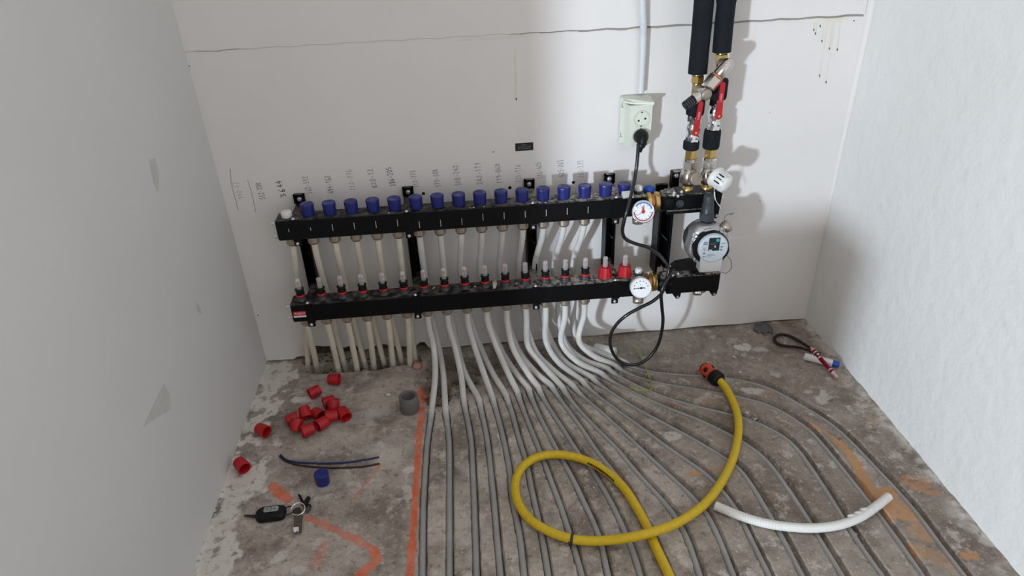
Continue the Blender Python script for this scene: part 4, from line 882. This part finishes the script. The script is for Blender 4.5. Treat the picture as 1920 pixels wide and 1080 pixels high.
d2 = _n(E_-B); part('lower_neck', MB().cyl(B, Cc+d2*.004, .0115), 'nickel', byp)
part('black_knob', MB().lathe([(.0085, 0), (.0105, .002), (.0105, .030), (.0092, .032)], Cc-d2*.002, d2, 12, False), 'blackp', byp, 'black ribbed knob')
for k in range(4): tq = Cc+d2*(.010+.005*k); part('scale_line', MB().torus(tq, d2, .0104, .0005, 16, 5), 'print', byp)

# ------------------------------------------------------------------ conduit, socket, power cable
cu = thing('conduit', (.431, YW-.012, .689), 'light grey plastic conduit running down to the wall socket', 'conduit')
pth = smooth_path([(.4305, YW-.012, .683), (.4300, YW-.0125, .74), (.4285, YW-.0135, .80), (.4265, YW-.015, .83), (.4205, YW-.020, .875), (.4150, YW-.022, .95), (.412, YW-.022, 1.2), (.412, YW-.022, 1.6)], 10)
part('tube', MB().tube(pth, .0076, 16), 'conduit', cu)
m_ = MB()
for k in range(9): p = pth[24+k]; m_.torus(p, pth[25+k]-pth[24+k], .0077, .0006, 16, 5)
part('ribbed_bend', m_, 'conduit', cu)
sx0, sx1, sz0, sz1 = .3835, .4520, .5655, .6760
so = thing('wall_socket', ((sx0+sx1)/2, YW, sz0), 'ivory double wall socket under the conduit', 'socket')
part('back_plate', MB().box((sx0, YW-.020, sz0), (sx1, YW-.0003, sz1), .002), 'socket', so)
part('housing', MB().prism([(sx0+.010, YW-.020, sz0+.001), (sx0+.016, YW-.046, sz0+.002), (sx1-.001, YW-.046, sz0+.002), (sx1, YW-.020, sz0+.001)], (0, 0, .096)), 'socket', so)
part('hood', MB().prism([(sx0+.004, YW-.020, sz1-.0005), (sx0+.004, YW-.034, sz1-.004), (sx0+.030, YW-.040, sz1-.008), (sx1, YW-.054, sz1-.005), (sx1, YW-.020, sz1-.0005)], (0, .0, -.004)).prism([(sx0+.024, YW-.046, sz1-.013), (sx1, YW-.052, sz1-.009), (sx1, YW-.040, sz1-.009)], (0, 0, -.003)), 'socket', so)
for z in (sz0+.018, sz1-.022): part('clip', MB().box((sx0+.0015, YW-.0212, z), (sx0+.0022, YW-.019, z+.010)).box((sx0+.0015, YW-.0212, z), (sx0+.0055, YW-.019, z+.0008)), 'print', so)
cz1, cz2, cxs = sz0+.066, sz0+.027, sx0+.043
for z in (cz1, cz2):
    rr = part('socket_ring', MB().lathe([(.0200, 0), (.0205, .0008), (.0190, .0010), (.0182, -.0005)], (cxs, YW-.0462, z), (0, -1, 0), 28), 'socket', so)
    part('socket_well', MB().lathe([(.0182, -.0004), (.0178, .0004)], (cxs, YW-.0460, z), (0, -1, 0), 28), 'sockin', rr)
    part('insert', MB().lathe([(.0155, 0), (.0155, .0012)], (cxs+.0015, YW-.0462, z+.0015), (0, -1, 0), 28), 'socket', rr)
    for q in (-.0085, .0085): part('pin_hole', MB().lathe([(.0024, 0), (.0024, .0016)], (cxs+q*.9+.001, YW-.0462, z-.001+q*.25), (0, -1, 0), 10), 'dark', rr)
    for q in (-.0165, .0160): part('earth_clip', MB().box((cxs-.002, YW-.0480, z+q-.0015), (cxs+.002, YW-.0462, z+q+.0015)), 'greyp', rr)
pcb = thing('power_cable', P(1195, 250, .07), 'black power cable with plug, looping down from the socket to the floor', 'cable')
pl0 = np.array([cxs, YW-.0472, cz2])
part('plug', MB().lathe([(.0165, 0), (.0175, .002), (.0170, .010), (.0125, .022), (.009, .026)], pl0, (0, -1, -.05), 22), 'blackp', pcb, 'black round plug')
pe = P(1198, 283, .062)
part('plug_neck', MB().tube(smooth_path([pl0+np.array([0, -.016, .004]), pl0+np.array([.0005, -.018, -.012]), (pl0+pe)/2+np.array([0, -.010, -.004]), pe], 6), [.0105]*7+[.0095]*6+[.0072]*6, 14), 'blackp', pcb)
cab = [(1197,270,.066),(1195,300,.068),(1191,330,.075),(1186,355,.10),(1178,385,.135),(1170,415,.14),(1167,434,.135),(1173,448,.13),(1192,457,.125),(1215,464,.12),(1235,477,.125),(1248,492,.135),(1254,504,.14),(1251,520,.145),(1246,535,.15),(1242,548,.155),
       (1236,555,.16),(1222,566,.16),(1200,577,.158),(1175,591,.155),(1157,607,.15),(1146,625,.148),(1144,645,.148),(1150,663,.15),(1162,677,.152),(1180,684,.154),(1198,682,.154),(1217,670,.154),(1232,650,.154),(1240,625,.156),(1243,600,.158),(1241,575,.16),(1240,550,.162),(1246,532,.158),(1258,514,.15),(1264,504,.146)]
part('cord', MB().tube(smooth_path([P(*q) for q in cab], 7), .0043, 12), 'cable', pcb)

# ------------------------------------------------------------------ things on the floor
# red caps: hollow tapered thread caps
def cap_mesh(m, name):
    n = 22; v = []; f = []; prof = [(.0105, .0290), (.0126, .0285), (.0134, .0265), (.0152, .0010), (.0152, 0), (.0125, 0), (.0118, .004), (.0100, .0255)]
    for r, z in prof:
        for k in range(n*2): t = math.pi*k/n; q = r*(1-(.03 if (k % 2 and .001 < z < .029 and r > .0135) else 0)); v.append((q*math.cos(t), q*math.sin(t), z))
    s = n*2
    for i in range(len(prof)-1):
        for k in range(s): f.append((i*s+(k+1) % s, i*s+k, (i+1)*s+k, (i+1)*s+(k+1) % s))
    mb_ = MB().add(v, f, False); mb_.add(v[:s], [tuple(range(s))]); mb_.add(v[-s:][::-1], [tuple(range(s))[::-1]]); return mb_.mesh(name, MT[m])
rcm = cap_mesh('red', 'thread_cap')
def place_cap(me, name, u, v, az, tilt, label, cat, group, z=0., spin=0.):
    """az: direction (deg, 0 = +x, 90 = away) the open end faces; tilt 90 = lying on its side, 0 = standing open end down, 180 = open end up"""
    c = F(u, v, .015+z); t = math.radians(tilt); a = math.radians(az); op = np.array([math.cos(a)*math.sin(t), math.sin(a)*math.sin(t), -math.cos(t)]); zax = -op
    h = np.array([0, 0, 1.]) if abs(zax[2]) < .9 else np.array([1., 0, 0]); xa = _n(np.cross(h, zax)); ya = np.cross(zax, xa)
    o = bpy.data.objects.new(name, me); link(o); mm = Matrix.Identity(4)
    for k in range(3): mm[k][0] = xa[k]; mm[k][1] = ya[k]; mm[k][2] = zax[k]
    zs = [mm[2][0]*q.co[0]+mm[2][1]*q.co[1]+mm[2][2]*q.co[2] for q in me.vertices]; base = c-zax*.0145
    base[2] = top_floor(c[0], c[1], .008)-min(zs)+z
    mm.translation = Vector(tuple(map(float, base))); o.matrix_world = mm; return tag(o, label, cat, group)
RG = 'red thread caps on the floor'
for u, v, az, ti, lab, z in [
    (626,711,-8,92,'red plastic cap lying nearest the wall pipes',0), (590,735,215,86,'red plastic cap lying alone below the one nearest the wall',0),
    (617,753,205,90,'red plastic cap at the back tip of the pile',0), (626,762,90,150,'red plastic cap standing right in front of the pile\'s back tip',.004), (623,780,190,88,'red plastic cap on its side, second from the pile\'s right end',0),
    (645,777,-60,80,'red plastic cap at the right end of the pile, opening towards the viewer',0), (548,786,30,92,'red plastic cap at the left end of the pile',0), (573,777,-70,60,'red plastic cap behind the middle of the pile, opening forward',0),
    (596,776,-45,92,'red plastic cap in the back row of the pile, right of centre',0), (556,799,75,140,'red plastic cap in front at the left, opening upward',0), (577,806,210,92,'red plastic cap foremost in the pile',0), (604,794,225,92,'red plastic cap in front right of the pile\'s centre',0),
    (492,807,-35,88,'red plastic cap lying alone near the left wall, farther one',0), (453,873,-50,84,'red plastic cap lying against the foot of the left wall',0)]:
    place_cap(rcm, 'thread_cap', u, v, az, ti, lab, 'cap', RG, z)
bcm = kb.mesh('thread_cap_blue', MT['blue'])
c = F(606, 905, 0); o = bpy.data.objects.new('valve_cap', bcm); link(o); o.location = (c[0], c[1], top_floor(c[0], c[1], .016)); o.rotation_euler = (0, 0, .4); tag(o, 'blue plastic knob standing on the floor below the two loose wires', 'knob')
# grey coupling
c = F(769, 768, 0); gz = top_floor(c[0], c[1], .022)
solo('pipe_coupling', MB().lathe([(.0225, 0), (.0232, .001), (.0232, .042), (.0215, .0435), (.0165, .0435), (.0160, .042), (.0160, .020), (.0135, .019), (.0135, .002), (.003, .001)], (c[0], c[1], gz), (0, 0, 1), 32), 'greyp', (c[0], c[1], gz), 'dark grey plastic pipe coupling standing beside the orange paint', 'coupling')
# loose wires
def floor_wire(name, px, r, m, lab, lift=0., cat='wire'):
    p = [F(u, v, r) for u, v in px]; p = smooth_path(p, 7)
    for q in p: q[2] = max(top_floor(q[0], q[1], .004), .0035 if q[0] > .2 else -1)+r+lift
    k = np.ones(9)/9; zz = np.convolve(np.pad(p[:, 2], 4, mode='edge'), k, 'valid'); p[:, 2] = np.maximum(zz, p[:, 2])
    return solo(name, MB().tube(p, r, 8), m, p[len(p)//2]*np.array([1, 1, 0]), lab, cat)
floor_wire('loose_wire', [(526,853),(535,861),(550,866),(575,868),(610,869),(645,868),(680,863),(711,857)], .0020, 'wireb', 'short dark blue wire lying on the floor above the blue knob')
floor_wire('loose_wire', [(524,855),(534,864),(550,870),(575,874),(610,877),(645,877),(680,875),(712,869)], .0020, 'wirebr', 'short dark brown wire lying beside the blue wire')
floor_wire('earth_wire', [(1190,654),(1200,670),(1212,695),(1219,714),(1222,726),(1219,733),(1208,735),(1195,733),(1181,729)], .0016, 'wirey', 'thin yellow green wire bent on the floor behind the cable loop')
# garden hose
hp_ = [(1349,713,.022),(1360,726,.017),(1372,748,.0125),(1382,775,.0125),(1385,800,.0125),(1382,830,.0125),(1372,866,.0125),(1355,900,.0125),(1330,936,.0125),(1300,962,.014),(1262,984,.024),(1222,998,.031),(1180,1008,.026),(1140,1013,.016),(1100,1014,.0125),(1062,1008,.0125),(1025,994,.0125),(995,975,.0125),(974,948,.0125),(966,920,.0125),(969,894,.0125),(983,872,.0125),(1008,857,.0125),(1040,852,.0125),(1075,856,.0125),(1110,868,.0125),(1143,889,.0125),(1170,915,.0125),(1193,950,.0115),(1212,985,.0105),(1226,1018,.0105),(1240,1048,.0115),(1256,1082,.0125),(1272,1120,.0125),(1284,1160,.0125)]
hpath = smooth_path([F(*q) for q in hp_], 7); HR = .0092
hose = thing('garden_hose', hpath[60]*np.array([1, 1, 0]), 'yellow garden hose looped over the floor grooves with an orange and black coupling', 'hose')
part('hose_tube', MB().tube(hpath, HR, 18), 'yellow', hose)
a = F(1323, 692, .024); b_ = F(1349, 714, .021); d = _n(b_-a); Lc = np.linalg.norm(b_-a)
part('coupling_body', MB().lathe([(.0125, -.006), (.0165, -.004), (.0178, .004), (.0150, .018), (.0172, .026), (.0172, .030)], a, d, 22), 'orange', hose, 'orange coupling body')
part('coupling_collar', MB().lathe([(.0175, .026), (.0195, .030), (.0195, .046), (.0165, .052), (.0120, .053)], a, d, 16, False), 'blackp', hose, 'black coupling collar'); part('coupling_mouth', MB().lathe([(.0120, -.0065), (.0150, -.0075), (.0165, -.004), (.0168, -.001)], a, d, 20), 'blackp', hose)
sd = _n(np.cross(d, [0, 0, 1])); upp = np.cross(sd, d)
for t in (.75, 2.45, -.8): q = sd*math.cos(t)+upp*math.sin(t); part('grip_pad', MB().ball(a+d*.010+q*.0120, .0075, 12, 8), 'blackp', hose)
ti = int(np.argmin([np.hypot(*(p[:2]-F(1073, 1010, .0125)[:2])) for p in hpath])); tp = hpath[ti]; td = hpath[ti+1]-hpath[ti-1]
part('cable_tie', MB().lathe([(HR+.0002, -.0028), (HR+.0014, -.0025), (HR+.0014, .0025), (HR+.0002, .0028)], tp, td, 18), 'dgrey', hose, 'dark cable tie'); q = F(1069, 1019, .008); part('tie_head', MB().box(q-np.array([.004, .003, .004]), q+np.array([.004, .003, .006]), .001), 'dgrey', hose)
m_ = MB()                                        # black print along the hose
j0 = int(np.argmin([np.hypot(*(p[:2]-F(1105, 866, .0125)[:2])) for p in hpath[130:]]))+130; j1 = int(np.argmin([np.hypot(*(p[:2]-F(1160, 905, .0125)[:2])) for p in hpath[130:]]))+130
pp = hpath[min(j0, j1):max(j0, j1)+1]; fine = smooth_path(pp, 8); k = 0
while k < len(fine)-4:
    L_ = random.choice((2, 3)); t0 = _n(fine[k+1]-fine[k]); s_ = _n(np.cross(t0, [0, 0, 1])); s_ = s_ if s_[1] < 0 else -s_; w_ = _n(s_*.93+np.array([0, 0, .36])); vv = np.cross(t0, w_)
    e0, e1 = fine[k]+w_*(HR+.0002), fine[min(k+L_, len(fine)-1)]+w_*(HR+.0002); m_.add([e0-vv*.0024, e1-vv*.0024, e1+vv*.0024, e0+vv*.0024], [(0, 1, 2, 3)]); k += L_+1
part('hose_print', m_, 'dark', hose)
# white tube offcut
wp = [(1341,948,.011),(1360,956,.010),(1390,968,.010),(1430,980,.010),(1480,988,.010),(1530,990,.010),(1575,984,.011),(1612,970,.0125),(1642,950,.0135),(1666,931,.0135)]
wpath = smooth_path([F(*q) for q in wp], 9); wt = thing('white_tube', wpath[40]*np.array([1, 1, 0]), 'white plastic tube offcut lying curved across the grooves right of the hose', 'tube')
part('tube', MB().tube(wpath, .0090, 16), 'hosepipe', wt)
part('end_bore', MB().cyl(wpath[-1]-_n(wpath[-1]-wpath[-2])*.0002, wpath[-1]+_n(wpath[-1]-wpath[-2])*.0004, .0062), 'print', wt)
m_ = MB()
for k in range(0, 34, 1): m_.torus(wpath[k], wpath[k+1]-wpath[k], .0091, .0006, 14, 5)
part('ribs', m_, 'hosepipe', wt)
for k in (60, 63, 66): m_ = MB().ball(wpath[k]+np.array([0, .006, .006]), .006, 8, 6, (2., .8, .6)); part('plaster_lump', m_, 'plaster', wt)
# plaster crumbs on the floor
def lump(c, r, m, name, lab, cat, grp=None, n=10):
    m_ = MB().ball((0, 0, 0), 1, n, 6); V = np.array(m_.v); V = V*(1+(np.random.default_rng(int(c[0]*1e4) % 9999).random((len(V), 1))-.5)*.5)*np.array(r); zf = top_floor(c[0], c[1], .004); m_.v = [tuple(q+np.array([c[0], c[1], zf+r[2]*.6])) for q in V]
    return solo(name, m_, m, (c[0], c[1], zf), lab, cat, grp)
lump(F(1604, 992), (.008, .006, .004), 'plaster', 'plaster_chip', 'white plaster chip in front of the white tube', 'chip')
lump(F(1398, 885), (.004, .003, .003), 'plaster', 'plaster_chip', 'tiny pale chip beside a groove left of the white tube', 'chip')
lump(F(1388, 699), (.004, .004, .003), 'plaster', 'plaster_chip', 'small white crumb right of the hose coupling', 'chip')
lump(F(1165, 718), (.0035, .003, .003), 'plaster', 'plaster_chip', 'small white crumb left of the yellow green wire', 'chip')
lump(F(1375, 670), (.004, .003, .0025), 'plaster', 'plaster_chip', 'small white crumb above the hose coupling', 'chip')
lump(F(728, 741), (.007, .005, .003), 'plaster', 'plaster_chip', 'yellowish crumb left of the grey coupling', 'chip')
lump(F(783, 689), (.014, .013, .010), 'pinkpaint', 'brick_lump', 'rounded terracotta pink lump by the last beige pipe', 'rubble')
fd = thing('foil_scrap', F(1412, 783), 'crumpled silvery scrap stuck in a groove behind the hose', 'scrap')
for k in range(7):
    c = F(1398+k*5, 776+k*3.0, .002); part('fragment', MB().prism([c+np.array([random.uniform(-.006, .006), random.uniform(-.005, .005), random.uniform(0, .004)]) for _ in range(4)], (0, 0, .0012)), 'foil', fd)
rg_ = [F(*q) for q in [(580,680),(612,690),(660,680),(694,681),(745,683),(760,676),(715,690),(1240,640),(640,676)]]
for k, c in enumerate(rg_[:7]): pass
# rubble in the trench: one heap nobody could count
m_ = MB()
for k in range(150):
    if k < 90: u, v = random.uniform(570, 790), random.uniform(672, 690)
    else: u, v = random.uniform(795, 900), random.uniform(690, 770)
    c = F(u, v, -.01); c[2] = zfloor(c[0], c[1])+.001; r = random.uniform(.0015, .006); b0 = MB().ball((0, 0, 0), 1, 6, 4); V = np.array(b0.v)*np.array([r*random.uniform(.7, 1.5), r, r*.6]); V += rng.normal(0, r*.12, V.shape); m_.add(V+c, b0.f)
rb = bpy.data.objects.new('rubble', m_.mesh('rubble', mat('broken_concrete', (.17, .145, .125), .9, c2=(.07, .055, .045), scale=90))); link(rb); tag(rb, 'brown concrete rubble in the broken-out floor under the pipes', 'rubble', kind='stuff')
# white pipe offcut by the wall
a = F(1114, 653, .014); b_ = F(1154, 662, .014); d = _n(b_-a); L = np.linalg.norm(b_-a)
wo = thing('pipe_offcut', (a+b_)/2*np.array([1, 1, 0]), 'short white pipe offcut lying at the foot of the wall behind the pipes', 'offcut')
part('shell', MB().lathe([(.0115, 0), (.0148, .002), (.0148, L), (.0128, L), (.0128, L*.3), (.003, L*.3)], a, d, 26, cap=False), 'white', wo)
# car keys
kz = lambda u, v, h: F(u, v, top_floor(*F(u, v)[:2], .01)+h)
ky = thing('car_key', F(540, 965), 'black car key fob with grey buttons and a bunch of keys', 'keys')
fcn = kz(508, 963, .0085); fl, fw, fh = .0305, .0170, .0075; ang = .045
def rrect(c, hl, hw, r, ang, n=5):
    out = []
    for cx_, cy_, a0 in ((hl-r, hw-r, 0), (-hl+r, hw-r, 90), (-hl+r, -hw+r, 180), (hl-r, -hw+r, 270)):
        for k in range(n+1): t = math.radians(a0+90*k/n); x = cx_+r*math.cos(t); y = cy_+r*math.sin(t); out.append(np.array([c[0]+x*math.cos(ang)-y*math.sin(ang), c[1]+x*math.sin(ang)+y*math.cos(ang), c[2]]))
    return out
p0 = rrect(fcn-np.array([0, 0, fh]), fl*.96, fw*.93, .012, ang); p1 = rrect(fcn-np.array([0, 0, fh*.6]), fl, fw, .0135, ang); p2 = rrect(fcn+np.array([0, 0, fh*.5]), fl, fw, .0135, ang); p3 = rrect(fcn+np.array([0, 0, fh]), fl*.88, fw*.82, .012, ang); N = len(p0); m_ = MB(); V = p0+p1+p2+p3
m_.add(V, [(i*N+k, i*N+(k+1) % N, (i+1)*N+(k+1) % N, (i+1)*N+k) for i in range(3) for k in range(N)], True); m_.add(p3, [tuple(range(N))]); m_.add(p0[::-1], [tuple(range(N))]); part('fob', m_, 'blackp', ky, 'black key fob')
bt = rrect(fcn+np.array([.001, .0045, fh]), .0150, .0065, .004, ang); part('button_pad', MB().prism(bt, (0, 0, .0012)), 'greyp' if False else mat('grey_button_pad', (.30, .30, .30), .5), ky, 'grey button pad')
part('button_gap', MB().box(fcn+np.array([.0006, -.0005, fh+.001]), fcn+np.array([.0014, .0095, fh+.0016])), 'dark', ky)
for q in (-.007, .008): part('button_mark', MB().box(fcn+np.array([q-.002, .003, fh+.001]), fcn+np.array([q+.002, .006, fh+.0016])), 'print', ky)
part('key_blade', MB().prism([kz(484,966,.004), kz(484,972,.004), kz(462,969.5,.004), kz(457,967.5,.004), kz(462,966,.004)], (0, 0, .002)), 'wirebr', ky)
rc_ = kz(559, 955, .010); part('key_ring', MB().torus(rc_, (.05, -.25, 1), .0140, .0011, 32, 8).torus(rc_+np.array([0, 0, .0016]), (.05, -.25, 1), .0140, .0010, 32, 8), 'chrome', ky, 'chrome split ring')
part('key_loop', MB().tube(smooth_path([kz(533,953,.008), kz(540,950,.009), kz(548,950,.011)], 5), .0016, 8), 'dgrey', ky); part('key_loop', MB().tube(smooth_path([kz(534,966,.008), kz(541,964,.009), kz(548,961,.011)], 5), .0016, 8), 'dgrey', ky)
dk = mat('tarnished_key_metal', (.16, .13, .11), .4, .9)
for pts, m__ in (([(551,964),(559,964),(559,990),(557,1001),(551,999),(552,985)], dk), ([(561,964),(568,966),(566,990),(565,1000),(561,1000),(561,985)], dk), ([(571,958),(580,948),(583,955),(575,964)], dk), ([(565,948),(577,931),(583,934),(575,951)], MT['blackp']), ([(566,945),(564,929),(558,927),(565,932),(571,943)], MT['blackp'])):
    p = [kz(u, v, .006) for u, v in pts]; part('key', MB().prism(p, (0, 0, .0022)), m__, ky)
part('key_tip', MB().prism([kz(550,990,.0085), kz(560,989,.0085), kz(560,997,.0085), kz(556,996,.0085), kz(555,999,.0085), kz(551,998,.0085)], (0, 0, .002)), 'printw', ky, 'pale key tip')
part('key_head', MB().lathe([(.0085, 0), (.009, .001), (.009, .003), (.0085, .004)], kz(557, 960, .004), (0, 0, 1), 18), 'wirebr', ky); part('key_head', MB().lathe([(.0075, 0), (.008, .003)], kz(577, 952, .004), (0, 0, 1), 14), 'blackp', ky)
# marker
a = F(1508, 668, .0105); b_ = F(1561, 681, .0105); e_ = F(1573, 685, .0105); d = _n(b_-a); L = np.linalg.norm(b_-a)
mk = thing('marker', (a+b_)/2*np.array([1, 1, 0]), 'white cylindrical tube with a blue end by the right wall', 'marker')
part('barrel', MB().lathe([(.0085, 0), (.0098, .001), (.0098, L)], a, d, 20), 'white', mk); part('blue_end', MB().lathe([(.0085, 0), (.0088, .002), (.0080, .014), (.005, .017)], b_, d, 18), 'blue2', mk, 'blue end cap')
# red pocket driver with cord loop
a = F(1523, 655, .024); b_ = F(1570, 708, .008); d = _n(b_-a); L = np.linalg.norm(b_-a)
dr = thing('pocket_screwdriver', b_*np.array([1, 1, 0]), 'red metal pocket tool with a dark braided loop, lying over the white tube', 'tool')
part('body', MB().lathe([(.0045, 0), (.0062, .003), (.0062, L*.30), (.0055, L*.34), (.0050, L*.70), (.0056, L*.74), (.0052, L*.86)], a, d, 18), 'ruby', dr)
for t in (.02, .12, .30, .72, .82): part('pale_band', MB().cyl(a+d*L*t, a+d*(L*t+.0045), .0066 if t < .35 else .0060), 'pinkm', dr)
part('window', MB().ball(a+d*L*.21+np.array([-.001, -.003, .005]), .0042, 10, 6), 'pinkm', dr); part('tip', MB().lathe([(.0042, L*.86), (.0045, L*.96), (.0040, L)], a, d, 14), 'pinkm', dr, 'pale metal tip')
lp = smooth_path([F(1524,656,.022), F(1510,647,.014), F(1496,638,.008), F(1480,630,.006), F(1464,627,.006), F(1454,631,.006), F(1453,639,.006), F(1461,646,.006), F(1476,649,.006), F(1494,651,.008), F(1510,655,.016), F(1522,659,.021)], 12)
T = np.gradient(lp, axis=0); T /= np.linalg.norm(T, axis=1)[:, None]; S1 = np.cross(T, [0, 0, 1.]); S1 /= np.linalg.norm(S1, axis=1)[:, None]; S2 = np.cross(S1, T); ph = np.arange(len(lp))*.85
for s_ in (0, math.pi): part('cord_strand', MB().tube(lp+(S1*np.cos(ph+s_)[:, None]+S2*np.sin(ph+s_)[:, None])*.0019, .0026, 8), 'rope', dr)
part('cord_ring', MB().torus(a+d*L*.2, d, .0095, .0012, 20, 6), 'rope', dr); part('brass_eye', MB().ball(a-d*.004, .0045, 10, 6), 'brass', dr)
# grey scrap of plastic
n_ = 9; V = []; cs = F(1430, 620)
for j in range(n_):
    for i in range(n_):
        x = (i/(n_-1)-.5)*.055; y = (j/(n_-1)-.5)*.040; V.append((cs[0]+x*(1-.4*abs(y)/.02), cs[1]+y+.006*math.sin(i*1.3), .004+abs(.010*math.sin(i*1.1+j*.9))*(.3+.7*(j/(n_-1)))+.002*random.random()))
m_ = MB().add(V, [(j*n_+i, j*n_+i+1, (j+1)*n_+i+1, (j+1)*n_+i) for j in range(n_-1) for i in range(n_-1)], True)
sc_ = solo('plastic_scrap', m_, 'scrap', (cs[0], cs[1], 0), 'crumpled grey plastic scrap near the right end of the back wall', 'scrap'); so_ = sc_.modifiers.new('thickness', 'SOLIDIFY'); so_.thickness = .001
